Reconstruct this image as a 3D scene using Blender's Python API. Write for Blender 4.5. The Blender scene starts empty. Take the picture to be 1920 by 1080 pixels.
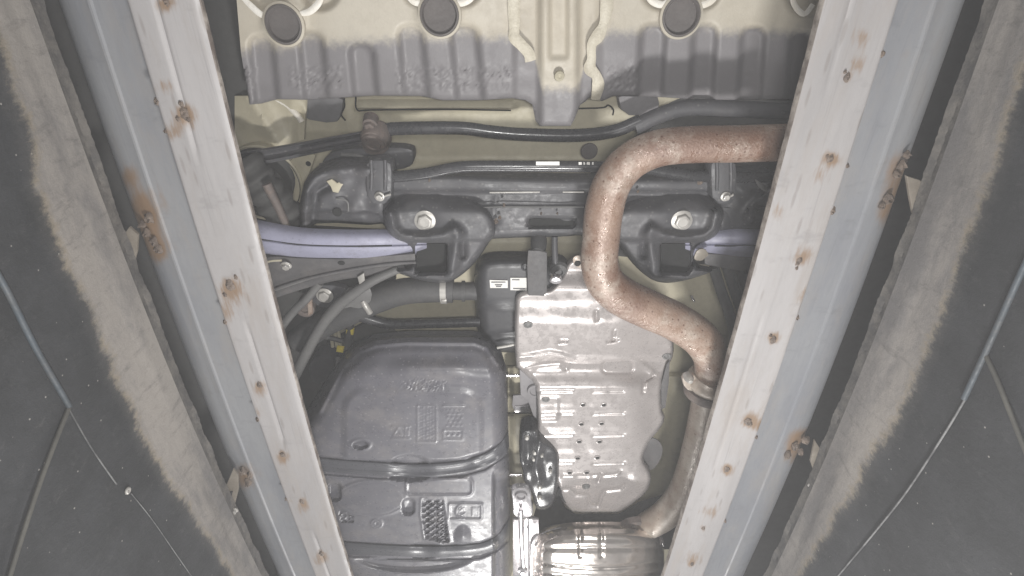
import bpy, bmesh, math, random
import numpy as np
from mathutils import Vector, Matrix
from mathutils.geometry import delaunay_2d_cdt

random.seed(7)
rng = np.random.default_rng(7)
scene = bpy.context.scene
COL = scene.collection

# ------------------------------------------------------------------ camera
F, CX, CY = 1000.0, 940.0, 540.0           # focal length / principal point in pixels of a 1920 px wide frame
TH = math.atan(1659.0 / F)                 # camera elevation above the horizontal
CZ = 1.0                                   # camera height above the pit floor
cam = bpy.data.cameras.new('Camera')
cam.sensor_width = 36.0
cam.lens = 36.0 * F / 1920.0
cam.shift_x = (960.0 - CX) / 1920.0
cam.clip_start, cam.clip_end = 0.02, 100.0
cam_o = bpy.data.objects.new('Camera', cam)
cam_o.location = (0, 0, CZ)
cam_o.rotation_euler = (math.pi / 2 + TH, 0, 0)
COL.objects.link(cam_o)
scene.camera = cam_o

# ------------------------------------------------------------------ world, lamps, exposure
w = bpy.data.worlds.new('World')
scene.world = w
w.use_nodes = True
w.node_tree.nodes['Background'].inputs['Color'].default_value = (0.97, 0.98, 1.0, 1)
w.node_tree.nodes['Background'].inputs['Strength'].default_value = 0.25


def area(name, loc, aim, sx, sy, power, col=(1, 0.985, 0.96)):
    l = bpy.data.lights.new(name, 'AREA')
    l.shape = 'RECTANGLE'
    l.size, l.size_y, l.energy, l.color = sx, sy, power, col
    o = bpy.data.objects.new(name, l)
    o.location = (loc[0], loc[1], CZ + loc[2])
    d = Vector(aim) - Vector(loc)
    o.rotation_euler = d.to_track_quat('-Z', 'Y').to_euler()
    COL.objects.link(o)
    return o


area('pit_lamp_main', (0.26, 1.05, -0.40), (0.02, 0.60, 1.15), 0.22, 0.09, 25)
area('pit_lamp_camera', (0.05, -0.04, -0.14), (0.0, 0.45, 1.15), 0.20, 0.04, 9.5)
area('pit_lamp_far', (0.08, 2.95, 0.22), (0.1, 1.7, 1.05), 0.7, 0.10, 25)

vs = scene.view_settings
vs.view_transform = 'Standard'
vs.look = 'None'
vs.exposure = 0.0
vs.gamma = 1.0

# ------------------------------------------------------------------ pixel <-> place helpers
ST, CT = math.sin(TH), math.cos(TH)


def depth(px, py, h):
    return h / (ST + (CY - py) / F * CT)


def at(px, py, h):
    c = depth(px, py, h)
    v = (CY - py) / F
    return Vector(((px - CX) / F * c, c * (CT - v * ST), CZ + h))


def at_np(px, py, h):
    v = (CY - py) / F
    c = h / (ST + v * CT)
    return np.stack([(px - CX) / F * c, c * (CT - v * ST), CZ + h + 0 * c], -1)


def msz(px, py, h, n):                      # n pixels at that place, in metres
    return n * depth(px, py, h) / F


def at_wall(px, py, xfun):
    v = (CY - py) / F
    X = xfun(1.0)
    for _ in range(12):
        c = X * F / (px - CX)
        Y = c * (CT - v * ST)
        X = xfun(Y)
    return Vector((X, Y, CZ + c * (ST + v * CT)))


# ------------------------------------------------------------------ object helpers
def link(o, parent):
    COL.objects.link(o)
    if parent is not None:
        o.parent = parent
        o.matrix_parent_inverse = Matrix.Translation(-world_loc(parent))


def world_loc(o):
    return Vector(o.get('_w', (0, 0, 0)))


def thing(name, label, cat, loc=(0, 0, 0), group=None):
    o = bpy.data.objects.new(name, None)
    o.empty_display_size = 0.05
    o.location = loc
    o['_w'] = list(loc)
    COL.objects.link(o)
    tag(o, label, cat, group)
    return o


def tag(o, label=None, cat=None, group=None, kind=None):
    if label: o['label'] = label
    if cat: o['category'] = cat
    if group: o['group'] = group
    if kind: o['kind'] = kind
    return o


def mesh_obj(name, verts, faces, mat, parent=None, sharp=40, label=None, attr=None):
    me = bpy.data.meshes.new(name)
    me.from_pydata([tuple(v) for v in verts], [], [tuple(f) for f in faces])
    me.update()
    for p in me.polygons: p.use_smooth = True
    me.set_sharp_from_angle(angle=math.radians(sharp))
    if attr is not None:
        for k, vals in attr.items():
            a = me.attributes.new(k, 'FLOAT', 'POINT')
            a.data.foreach_set('value', np.asarray(vals, dtype=np.float32))
    me.materials.append(mat)
    o = bpy.data.objects.new(name, me)
    o['_w'] = (0.0, 0.0, 0.0)
    link(o, parent)
    if label: o['label'] = label
    return o


def bm_obj(name, bm, mat, parent=None, sharp=40, label=None):
    bmesh.ops.recalc_face_normals(bm, faces=bm.faces)
    me = bpy.data.meshes.new(name)
    bm.to_mesh(me); bm.free()
    for p in me.polygons: p.use_smooth = True
    me.set_sharp_from_angle(angle=math.radians(sharp))
    me.materials.append(mat)
    o = bpy.data.objects.new(name, me)
    o['_w'] = (0.0, 0.0, 0.0)
    link(o, parent)
    if label: o['label'] = label
    return o


def chaikin(p, n, closed=True):
    p = [tuple(q) for q in p]
    for _ in range(n):
        r = []
        m = len(p)
        if not closed: r.append(p[0])
        for i in range(m if closed else m - 1):
            a, b = p[i], p[(i + 1) % m]
            r.append(tuple(.75 * x + .25 * y for x, y in zip(a, b)))
            r.append(tuple(.25 * x + .75 * y for x, y in zip(a, b)))
        if not closed: r.append(p[-1])
        p = r
    return p


def catmull(pts, n):
    pts = [np.array(p, float) for p in pts]
    if len(pts) == 2:
        return [pts[0] + (pts[1] - pts[0]) * i / n for i in range(n + 1)]
    P = [2 * pts[0] - pts[1]] + pts + [2 * pts[-1] - pts[-2]]
    out = []
    for i in range(1, len(P) - 2):
        a, b, c, d = P[i - 1:i + 3]
        for k in range(n):
            t = k / n
            out.append(.5 * (2 * b + (c - a) * t + (2 * a - 5 * b + 4 * c - d) * t * t + (3 * b - a - 3 * c + d) * t ** 3))
    out.append(pts[-1])
    return out


def plate(name, pts, h, t, mat, parent, bevel=0.002, smooth=0, label=None, sharp=35):
    """flat sheet with a bevelled lower rim; outline in pixels at height h (or per-point heights)"""
    if smooth: pts = chaikin(pts, smooth)
    bm = bmesh.new()
    vs_ = [bm.verts.new(at(p[0], p[1], p[2] if len(p) > 2 else h)) for p in pts]
    f = bm.faces.new(vs_)
    bm.normal_update()
    if f.normal.z > 0: f.normal_flip()
    r = bmesh.ops.extrude_face_region(bm, geom=[f])
    nv = [g for g in r['geom'] if isinstance(g, bmesh.types.BMVert)]
    bmesh.ops.translate(bm, vec=(0, 0, t), verts=nv)
    bm.normal_update()
    if bevel:
        low = set(vs_)
        ed = [e for e in bm.edges if e.verts[0] in low and e.verts[1] in low]
        try:
            bmesh.ops.bevel(bm, geom=ed, offset=bevel, segments=2, profile=.5, affect='EDGES', clamp_overlap=True)
        except Exception:
            pass
    return bm_obj(name, bm, mat, parent, sharp, label)


def tube_w(name, pts, r, mat, parent, n=6, seg=14, label=None, flat=None, cap=True):
    """tube through world points"""
    rr = list(r) if hasattr(r, '__len__') else [r] * len(pts)
    C = catmull([(*p, q) for p, q in zip(pts, rr)], n)
    ctr = [Vector(c[:3]) for c in C]; rad = [float(c[3]) for c in C]
    V, Fc = [], []
    up = Vector((0, 0, 1))
    t0 = (ctr[1] - ctr[0]).normalized()
    nrm = (up - t0 * up.dot(t0))
    if nrm.length < 1e-3: nrm = Vector((1, 0, 0)) - t0 * t0.x
    nrm.normalize()
    for i, c in enumerate(ctr):
        t = (ctr[min(i + 1, len(ctr) - 1)] - ctr[max(i - 1, 0)]).normalized()
        nrm = (nrm - t * nrm.dot(t)).normalized()
        b = t.cross(nrm)
        for k in range(seg):
            a = 2 * math.pi * k / seg
            V.append(c + (nrm * math.cos(a) * (flat or 1) + b * math.sin(a)) * rad[i])
    for i in range(len(ctr) - 1):
        for k in range(seg):
            Fc.append((i * seg + k, i * seg + (k + 1) % seg, (i + 1) * seg + (k + 1) % seg, (i + 1) * seg + k))
    if cap:
        Fc.append(tuple(range(seg - 1, -1, -1)))
        Fc.append(tuple((len(ctr) - 1) * seg + k for k in range(seg)))
    return mesh_obj(name, V, Fc, mat, parent, 50, label)


def tube(name, pts, rpx, mat, parent, n=6, seg=14, label=None, flat=None):
    """tube through (px, py, h); radius in pixels at the first point"""
    W = [at(*p) for p in pts]
    rr = rpx if hasattr(rpx, '__len__') else [rpx] * len(pts)
    rr = [msz(*p, q) for p, q in zip(pts, rr)]
    return tube_w(name, W, rr, mat, parent, n, seg, label, flat)


def lathe(name, px, py, h, prof, mat, parent, seg=24, label=None, tilt=(0, 0), sides=None, ry=1.0, cap=True):
    """profile of (radius px, drop m): drop is towards the ground. sides=6 makes the last rings hexagonal"""
    c = at(px, py, h)
    s = msz(px, py, h, 1)
    V, Fc = [], []
    for j, pr in enumerate(prof):
        r, z = pr[0], pr[1]
        hexa = len(pr) > 2
        for k in range(seg):
            a = 2 * math.pi * k / seg
            q = r * s
            if hexa:
                aa = (a + .3) % (math.pi / 3) - math.pi / 6
                q = r * s * math.cos(math.pi / 6) / math.cos(aa)
            V.append(Vector((q * math.cos(a), ry * q * math.sin(a), -z)))
    for j in range(len(prof) - 1):
        for k in range(seg):
            Fc.append((j * seg + k, j * seg + (k + 1) % seg, (j + 1) * seg + (k + 1) % seg, (j + 1) * seg + k))
    if cap: Fc.append(tuple((len(prof) - 1) * seg + k for k in range(seg)))
    R = Matrix.Rotation(tilt[0], 3, 'X') @ Matrix.Rotation(tilt[1], 3, 'Y')
    V = [c + R @ v for v in V]
    return mesh_obj(name, V, Fc, mat, parent, 30, label)


def bolt(px, py, h, r, mat, parent, name='bolt', tilt=(0, 0), label=None):
    return lathe(name, px, py, h, [(r * 1.0, 0), (r * 1.0, .002), (r * .93, .003), (r * .72, .0035), (r * .70, .004, 1), (r * .70, .010, 1),
                                   (r * .62, .0115, 1), (r * .45, .0118), (r * .42, .0108), (r * .1, .0106)], mat, parent, 36, label, tilt)


# ---- distance fields in pixel space (numpy)
def d_poly(X, Y, pts, closed=False):
    D = np.full(X.shape, 1e9)
    m = len(pts)
    for i in range(m if closed else m - 1):
        ax, ay = pts[i][:2]; bx, by = pts[(i + 1) % m][:2]
        vx, vy = bx - ax, by - ay
        L = vx * vx + vy * vy + 1e-12
        t = np.clip(((X - ax) * vx + (Y - ay) * vy) / L, 0, 1)
        D = np.minimum(D, np.hypot(X - ax - t * vx, Y - ay - t * vy))
    return D


def d_rrect(X, Y, x0, y0, x1, y1, r):
    qx = np.abs(X - (x0 + x1) / 2) - (x1 - x0) / 2 + r
    qy = np.abs(Y - (y0 + y1) / 2) - (y1 - y0) / 2 + r
    return np.hypot(np.maximum(qx, 0), np.maximum(qy, 0)) + np.minimum(np.maximum(qx, qy), 0) - r


def d_ell(X, Y, cx, cy, rx, ry):
    return (np.hypot((X - cx) / rx, (Y - cy) / ry) - 1) * min(rx, ry)


def sm(x, a, b):
    t = np.clip((x - a) / (b - a), 0, 1)
    return t * t * (3 - 2 * t)


def ridge(d, w_):
    return np.exp(-(d / w_) ** 2)


def inside_poly(X, Y, pts):
    ins = np.zeros(X.shape, bool)
    m = len(pts)
    for i in range(m):
        x0, y0 = pts[i]; x1, y1 = pts[(i + 1) % m]
        c = ((y0 > Y) != (y1 > Y)) & (X < (x1 - x0) * (Y - y0) / ((y1 - y0) or 1e-9) + x0)
        ins ^= c
    return ins


def smooth_noise(X, Y, s, seed=0):
    r = np.random.default_rng(seed)
    out = np.zeros(X.shape)
    for k in range(7):
        a = r.uniform(0, 2 * math.pi); f = r.uniform(.6, 1.6) / s; p = r.uniform(0, 6.28)
        out += np.sin((X * math.cos(a) + Y * math.sin(a)) * f * 2 * math.pi + p)
    return out / 4


def relief(name, pts, h, fn, mat, parent, step=5, smooth=0, skirt=0.01, label=None, attr=None, sharp=60, rag=0):
    """stamped sheet: outline in pixels on the plane at height h, lifted by fn(X, Y, edge distance) metres (plus = up, away)"""
    if smooth: pts = chaikin(pts, smooth)
    # resample the outline
    B = []
    m = len(pts)
    for i in range(m):
        a, b = np.array(pts[i], float), np.array(pts[(i + 1) % m], float)
        k = max(1, int(np.hypot(*(b - a)) / step))
        for j in range(k): B.append(tuple(a + (b - a) * j / k))
    if rag:
        B = [(x + random.uniform(-rag, rag), y + random.uniform(-rag, rag)) for x, y in B]
    xs = [p[0] for p in B]; ys = [p[1] for p in B]
    gx, gy = np.meshgrid(np.arange(min(xs) + step * .5, max(xs), step), np.arange(min(ys) + step * .5, max(ys), step))
    gx, gy = gx.ravel().copy(), gy.ravel().copy()
    ok = inside_poly(gx, gy, B) & (d_poly(gx, gy, B, True) > step * .45)
    gx, gy = gx[ok], gy[ok]
    nb = len(B)
    pts2 = [Vector(p) for p in B] + [Vector((float(a), float(b))) for a, b in zip(gx, gy)]
    res = delaunay_2d_cdt(pts2, [], [list(range(nb))], 1, 1e-5)
    v2, f2 = res[0], res[2]
    X = np.array([v.x for v in v2]); Y = np.array([v.y for v in v2])
    D = d_poly(X, Y, B, True)
    W = at_np(X, Y, h + fn(X, Y, D))
    V = [tuple(q) for q in W]
    Fc = []
    for f in f2:
        a, b, c = (np.array(V[i]) for i in f[:3])
        Fc.append(tuple(f) if np.cross(b - a, c - a)[2] < 0 else tuple(reversed(f)))
    A = None
    if attr is not None: A = {k: list(g(X, Y, D)) for k, g in attr.items()}
    if skirt:
        cnt = {}
        for f in Fc:
            for i in range(len(f)):
                e = (f[i], f[(i + 1) % len(f)])
                cnt[e] = 1
        bd = [e for e in cnt if (e[1], e[0]) not in cnt]
        mp = {}
        for e in bd:
            for i in e:
                if i not in mp:
                    mp[i] = len(V)
                    x, y, z = V[i]
                    V.append((x, y, z + skirt))
                    if A:
                        for k in A: A[k].append(A[k][i])
        for a, b in bd: Fc.append((b, a, mp[a], mp[b]))
    return mesh_obj(name, V, Fc, mat, parent, sharp, label, A)


def strip(name, A, B, mat, parent, prof=None, n=8, m=8, t=0.004, label=None, sharp=50):
    """sheet lofted between two polylines of (px, py, h); prof(u, s) lifts it (metres)"""
    A = catmull(A, n); B = catmull(B, n)
    V, Fc = [], []
    N = len(A)
    for i in range(N):
        for j in range(m + 1):
            u = j / m
            q = A[i] + (B[i] - A[i]) * u
            V.append(at(q[0], q[1], q[2] + (prof(u, i / (N - 1)) if prof else 0)))
    for i in range(N - 1):
        for j in range(m):
            a = i * (m + 1) + j
            Fc.append((a, a + 1, a + m + 2, a + m + 1))
    base = len(V)
    if t:
        V += [v + Vector((0, 0, t)) for v in V]
        Fc += [tuple(i + base for i in reversed(f)) for f in Fc]
        W_ = m + 1
        rim = [j for j in range(W_)] + [i * W_ + m for i in range(1, N)] + [(N - 1) * W_ + j for j in range(m - 1, -1, -1)] + [i * W_ for i in range(N - 2, 0, -1)]
        for k in range(len(rim)):
            a, b = rim[k], rim[(k + 1) % len(rim)]
            Fc.append((a, b, b + base, a + base))
    bm = bmesh.new()
    vv = [bm.verts.new(v) for v in V]
    for f in Fc:
        try: bm.faces.new([vv[i] for i in f])
        except ValueError: pass
    return bm_obj(name, bm, mat, parent, sharp, label)


# ------------------------------------------------------------------ materials
def srgb(r, g, b):
    f = lambda c: c / 255 / 12.92 if c / 255 <= .04045 else ((c / 255 + .055) / 1.055) ** 2.4
    return (f(r), f(g), f(b), 1)


def M(name, col, col2=None, scale=6, amount=.6, rough=.55, rough2=None, metal=0.0, bump=.15, bscale=120, stain=None, stain_noise=.5,
      dust=None, dust_amt=.0, speck=None, speck_amt=.0, stretch=(1, 1, 1), spec=.5, sscale=30, speck_scale=160, scratch=0.0):
    m = bpy.data.materials.new(name)
    m.use_nodes = True
    nt = m.node_tree; N = nt.nodes; L = nt.links
    b = N['Principled BSDF']
    tc = N.new('ShaderNodeTexCoord'); mp = N.new('ShaderNodeMapping')
    mp.inputs['Scale'].default_value = stretch
    L.new(tc.outputs['Object'], mp.inputs['Vector'])
    def noise(s, det=6, rg=.6, vec=mp):
        n = N.new('ShaderNodeTexNoise'); n.inputs['Scale'].default_value = s
        n.inputs['Detail'].default_value = det; n.inputs['Roughness'].default_value = rg
        L.new(vec.outputs['Vector'], n.inputs['Vector']); return n
    def ramp(src, a, c):
        r = N.new('ShaderNodeMapRange'); r.interpolation_type = 'SMOOTHSTEP'
        r.inputs['From Min'].default_value = a; r.inputs['From Max'].default_value = c
        L.new(src, r.inputs['Value']); return r.outputs['Result']
    def mix(fac, A, B):
        x = N.new('ShaderNodeMix'); x.data_type = 'RGBA'
        if isinstance(fac, float): x.inputs[0].default_value = fac
        else: L.new(fac, x.inputs[0])
        for s, v in ((6, A), (7, B)):
            if isinstance(v, tuple): x.inputs[s].default_value = v
            else: L.new(v, x.inputs[s])
        return x.outputs[2]
    def mul(a, k):
        x = N.new('ShaderNodeMath'); x.operation = 'MULTIPLY'
        L.new(a, x.inputs[0])
        if isinstance(k, float): x.inputs[1].default_value = k
        else: L.new(k, x.inputs[1])
        return x.outputs[0]
    n1 = noise(scale)
    col2 = col2 or tuple(c * .75 for c in col[:3]) + (1,)
    c = mix(mul(ramp(n1.outputs['Fac'], .35, .65), amount), col, col2)
    nf = noise(scale * 9, 4, .7)
    c = mix(mul(ramp(nf.outputs['Fac'], .4, .75), .22), c, tuple(x * .72 for x in col2[:3]) + (1,))
    if dust:
        nd = noise(scale * 2.3, 8, .75)
        c = mix(mul(ramp(nd.outputs['Fac'], .45, .7), dust_amt), c, dust)
    if speck:
        v = N.new('ShaderNodeTexVoronoi'); v.inputs['Scale'].default_value = speck_scale
        L.new(mp.outputs['Vector'], v.inputs['Vector'])
        c = mix(mul(ramp(v.outputs['Distance'], .22, .10), speck_amt), c, speck)
    if scratch:
        for st_, sc_, k_ in (((1, .012, 1), 260, 1.0), ((.25, .6, 1), 42, .8)):
            m2 = N.new('ShaderNodeMapping'); m2.inputs['Scale'].default_value = st_
            m2.inputs['Rotation'].default_value = (0, 0, .08 if k_ == 1 else .7)
            L.new(tc.outputs['Object'], m2.inputs['Vector'])
            nn = noise(sc_, 5, .7, m2)
            c = mix(mul(ramp(nn.outputs['Fac'], .56, .72), scratch * k_), c, tuple(x * .55 for x in col[:3]) + (1,))
    rsock = ramp(nf.outputs['Fac'], .3, .7)
    rm = N.new('ShaderNodeMapRange')
    rm.inputs['To Min'].default_value = rough; rm.inputs['To Max'].default_value = rough2 if rough2 is not None else min(1, rough + .15)
    L.new(rsock, rm.inputs['Value'])
    L.new(rm.outputs['Result'], b.inputs['Roughness'])
    if stain:
        at_ = N.new('ShaderNodeAttribute'); at_.attribute_name = 'stain'
        ns = noise(sscale, 7, .7)
        x = N.new('ShaderNodeMath'); x.operation = 'MULTIPLY_ADD'
        L.new(ns.outputs['Fac'], x.inputs[0]); x.inputs[1].default_value = stain_noise; x.inputs[2].default_value = -stain_noise * .5
        y = N.new('ShaderNodeMath'); y.operation = 'ADD'
        L.new(at_.outputs['Fac'], y.inputs[0]); L.new(x.outputs[0], y.inputs[1])
        c = mix(ramp(y.outputs[0], .20 if stain_noise != 1.0 else .05, .80 if stain_noise != 1.0 else .95), c, stain)
    L.new(c, b.inputs['Base Color'])
    b.inputs['Metallic'].default_value = metal
    b.inputs['Specular IOR Level'].default_value = spec
    if bump:
        nb = noise(bscale, 5, .65)
        bp = N.new('ShaderNodeBump'); bp.inputs['Strength'].default_value = bump; bp.inputs['Distance'].default_value = .002
        L.new(nb.outputs['Fac'], bp.inputs['Height'])
        L.new(bp.outputs['Normal'], b.inputs['Normal'])
    return m


m_cream = M('body_primer', srgb(190, 183, 161), srgb(176, 168, 146), 5, .6, .45, .65, bump=.05, bscale=40, dust=srgb(150, 143, 128), dust_amt=.35)
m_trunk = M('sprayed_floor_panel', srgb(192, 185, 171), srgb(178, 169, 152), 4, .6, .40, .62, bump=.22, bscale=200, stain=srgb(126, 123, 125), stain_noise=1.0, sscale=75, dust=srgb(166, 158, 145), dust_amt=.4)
m_under = M('undercoat_grey', srgb(134, 131, 133), srgb(122, 120, 122), 6, .5, .55, .7, bump=.3, bscale=240)
m_black = M('dusty_black_paint', srgb(74, 74, 77), srgb(86, 85, 88), 8, .7, .38, .62, bump=.14, bscale=150, dust=srgb(96, 93, 92), dust_amt=.35, speck=srgb(150, 146, 142), speck_amt=.25, speck_scale=60)
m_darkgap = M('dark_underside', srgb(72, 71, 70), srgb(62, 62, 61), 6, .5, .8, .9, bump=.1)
m_gloss = M('gloss_black_bar', srgb(58, 58, 60), srgb(68, 67, 70), 6, .5, .17, .36, bump=.04)
m_tank = M('tank_plastic', srgb(104, 103, 109), srgb(90, 89, 95), 4, .9, .24, .48, bump=.10, bscale=220, dust=srgb(120, 116, 116), dust_amt=.6, speck=srgb(158, 155, 156), speck_amt=.35, speck_scale=75)
m_strap = M('painted_strap', srgb(86, 86, 91), srgb(76, 76, 80), 9, .6, .25, .42, bump=.08)
m_can = M('canister_plastic', srgb(66, 66, 69), srgb(58, 58, 60), 6, .5, .33, .5, bump=.06, dust=srgb(90, 88, 89), dust_amt=.25)
m_shield = M('heat_shield_aluminium', srgb(178, 172, 170), srgb(164, 158, 156), 4, .7, .16, .44, metal=.25, bump=.14, bscale=70, dust=srgb(144, 138, 137), dust_amt=.4, speck=srgb(112, 105, 102), speck_amt=.35, speck_scale=80)
m_rust = M('rusty_exhaust_pipe', srgb(158, 133, 117), srgb(126, 98, 83), 5, 1.0, .10, .70, metal=.12, bump=.8, bscale=190, dust=srgb(184, 172, 160), dust_amt=.8, speck=srgb(96, 66, 52), speck_amt=.8, speck_scale=70, spec=1.0)
m_rust2 = M('weathered_exhaust_pipe', srgb(180, 171, 160), srgb(152, 136, 122), 9, .9, .24, .6, metal=.15, bump=.4, bscale=150, dust=srgb(132, 106, 93), dust_amt=.6, spec=.9)
m_rustjoint = M('rusty_bushing', srgb(108, 98, 93), srgb(90, 84, 82), 20, .8, .6, .8, bump=.5, bscale=200, dust=srgb(134, 114, 102), dust_amt=.45)
m_steel = M('zinc_bolt', srgb(186, 183, 178), srgb(162, 159, 154), 30, .6, .3, .5, metal=.3, bump=.1)
m_muffler = M('polished_muffler', srgb(226, 219, 213), srgb(208, 198, 190), 5, .6, .13, .24, metal=.85, bump=.04, bscale=30, dust=srgb(190, 172, 156), dust_amt=.25)
m_polish = M('polished_steel', srgb(228, 225, 226), srgb(208, 204, 207), 8, .5, .14, .25, metal=.75, bump=.05, bscale=40)
m_arm = M('lavender_control_arm', srgb(158, 158, 178), srgb(142, 142, 160), 7, .8, .36, .55, bump=.16, bscale=180, dust=srgb(112, 110, 116), dust_amt=.5, speck=srgb(100, 98, 104), speck_amt=.3, speck_scale=70)
m_armdirt = M('dusty_arm_flange', srgb(92, 90, 91), srgb(80, 79, 80), 9, .7, .55, .75, bump=.2, dust=srgb(116, 111, 107), dust_amt=.4)
m_hose = M('rubber_hose', srgb(72, 72, 73), srgb(84, 83, 83), 14, .7, .5, .7, bump=.15, dust=srgb(102, 99, 96), dust_amt=.3)
m_rod = M('dusty_rod', srgb(112, 111, 110), srgb(98, 97, 97), 14, .7, .4, .6, bump=.1)
m_yellow = M('yellow_clip', srgb(222, 202, 80), srgb(200, 178, 66), 30, .5, .4, .5, bump=.05)
m_blue = M('blue_clip', srgb(100, 130, 160), srgb(90, 112, 138), 30, .5, .4, .5, bump=.05)
m_label = M('white_sticker', srgb(228, 226, 222), srgb(210, 208, 204), 30, .4, .5, .6, bump=0)
m_print = M('sticker_print', srgb(84, 84, 88), srgb(96, 96, 100), 60, .5, .6, .7, bump=0)
m_seal_highlight = M('white_sealant_highlight', srgb(236, 232, 224), srgb(214, 206, 190), 30, .7, .35, .55, bump=.5, bscale=120)  # sealant white that also holds the blown-out highlight of the top arcs
m_bead = M('cream_sealant', srgb(206, 199, 182), srgb(184, 176, 158), 30, .8, .3, .5, bump=1.0, bscale=150)
m_plug = M('rubber_plug', srgb(98, 93, 91), srgb(88, 84, 83), 20, .5, .6, .8, bump=.08)
m_hole = M('hole_dark', srgb(40, 40, 40), srgb(34, 34, 34), 10, .5, .9, .95, bump=0)
m_rail = M('worn_white_rail_paint', srgb(164, 161, 161), srgb(146, 143, 143), 3, .9, .36, .60, scratch=.45, bump=.10, bscale=50, stain=srgb(132, 112, 94), stain_noise=1.4, sscale=60,
           dust=srgb(150, 143, 138), dust_amt=.7, speck=srgb(112, 104, 98), speck_amt=.35, speck_scale=30, stretch=(1.8, .3, 1))
m_railedge = M('rusty_cut_edge', srgb(172, 164, 156), srgb(100, 90, 84), 18, 1.0, .6, .8, bump=.6, bscale=90, stretch=(1, 1, 1), dust=srgb(88, 78, 73), dust_amt=.8)
m_beam = M('grey_beam_paint', srgb(136, 137, 140), srgb(118, 120, 126), 4, .9, .42, .6, scratch=.4, bump=.08, bscale=70, stain=srgb(128, 106, 86), stain_noise=.9, sscale=34, dust=srgb(140, 135, 131), dust_amt=.5, stretch=(1.5, .4, 1))
m_weld = M('burnt_weld', srgb(122, 108, 97), srgb(92, 82, 76), 60, .9, .5, .7, bump=1.0, bscale=260)
m_bracket = M('bracket_steel', srgb(138, 131, 121), srgb(112, 104, 94), 14, .8, .4, .6, metal=.2, bump=.15)
m_cable = M('blue_conduit', srgb(72, 80, 87), srgb(58, 62, 66), 10, .7, .5, .7, bump=.15, dust=srgb(96, 94, 92), dust_amt=.5)
m_cable2 = M('dirty_cable', srgb(92, 90, 84), srgb(66, 65, 62), 10, .7, .6, .8, bump=.15)
m_wire = M('pale_wire', srgb(116, 116, 116), srgb(50, 50, 52), 22, .8, .5, .7, bump=.1)
m_edge = M('rough_wall_edge', srgb(108, 104, 99), srgb(80, 78, 77), 22, 1.0, .8, .95, bump=1.0, bscale=80, dust=srgb(120, 114, 108), dust_amt=.5)


def wall_material():
    m = bpy.data.materials.new('painted_pit_wall')
    m.use_nodes = True
    nt = m.node_tree; N = nt.nodes; L = nt.links
    b = N['Principled BSDF']
    tc = N.new('ShaderNodeTexCoord')
    def noise(s, det=6, rg=.6, stretch=(1, 1, 1)):
        mp = N.new('ShaderNodeMapping'); mp.inputs['Scale'].default_value = stretch
        L.new(tc.outputs['Object'], mp.inputs['Vector'])
        n = N.new('ShaderNodeTexNoise'); n.inputs['Scale'].default_value = s
        n.inputs['Detail'].default_value = det; n.inputs['Roughness'].default_value = rg
        L.new(mp.outputs['Vector'], n.inputs['Vector']); return n.outputs['Fac']
    def rng_(src, a, c, lo=0, hi=1):
        r = N.new('ShaderNodeMapRange'); r.interpolation_type = 'SMOOTHSTEP'
        r.inputs['From Min'].default_value = a; r.inputs['From Max'].default_value = c
        r.inputs['To Min'].default_value = lo; r.inputs['To Max'].default_value = hi
        L.new(src, r.inputs['Value']); return r.outputs['Result']
    def mix(fac, A, B):
        x = N.new('ShaderNodeMix'); x.data_type = 'RGBA'
        L.new(fac, x.inputs[0])
        for s, v in ((6, A), (7, B)):
            if isinstance(v, tuple): x.inputs[s].default_value = v
            else: L.new(v, x.inputs[s])
        return x.outputs[2]
    def madd(a, k, c):
        x = N.new('ShaderNodeMath'); x.operation = 'MULTIPLY_ADD'
        L.new(a, x.inputs[0]); x.inputs[1].default_value = k
        if isinstance(c, float): x.inputs[2].default_value = c
        else: L.new(c, x.inputs[2])
        return x.outputs[0]
    at_ = N.new('ShaderNodeAttribute'); at_.attribute_name = 'band'
    streak = noise(11, 9, .80, (1, 1.0, .7))
    fine = noise(120, 5, .7, (1, 1, .5))
    e = madd(streak, .075, madd(fine, .022, at_.outputs['Fac']))          # paint edge, metres, ragged by brush streaks
    conc = mix(rng_(noise(5, 10, .74, (1, .35, 1)), .38, .64), srgb(150, 144, 138), srgb(112, 109, 108))
    conc = mix(rng_(noise(40, 6, .75, (1, 1, .4)), .5, .75, 0, .6), conc, srgb(88, 85, 83))
    ochre = mix(rng_(noise(40, 6, .7), .4, .65), srgb(142, 132, 117), srgb(128, 123, 118))
    black = mix(rng_(noise(4, 8, .7), .35, .68), srgb(38, 39, 41), srgb(56, 57, 60))
    black = mix(rng_(noise(34, 8, .85, (1, 1, .6)), .54, .72, 0, .45), black, srgb(92, 91, 90))
    black = mix(rng_(e, .012, .040, 0, .22), black, srgb(104, 101, 98))
    v = N.new('ShaderNodeTexVoronoi'); v.inputs['Scale'].default_value = 38
    L.new(tc.outputs['Object'], v.inputs['Vector'])
    black = mix(rng_(v.outputs['Distance'], .075, .04, 0, .65), black, srgb(172, 168, 162))
    c = mix(rng_(e, .034, .054), black, ochre)
    c = mix(rng_(e, .046, .066), c, conc)
    L.new(c, b.inputs['Base Color'])
    b.inputs['Roughness'].default_value = .72
    bp = N.new('ShaderNodeBump'); bp.inputs['Strength'].default_value = .5; bp.inputs['Distance'].default_value = .004
    L.new(noise(55, 8, .75), bp.inputs['Height']); L.new(bp.outputs['Normal'], b.inputs['Normal'])
    return m


m_wall = wall_material()


# ------------------------------------------------------------------ the pit: walls, beams, rails on both sides
Y0, Y1 = -0.55, 3.0


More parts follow.
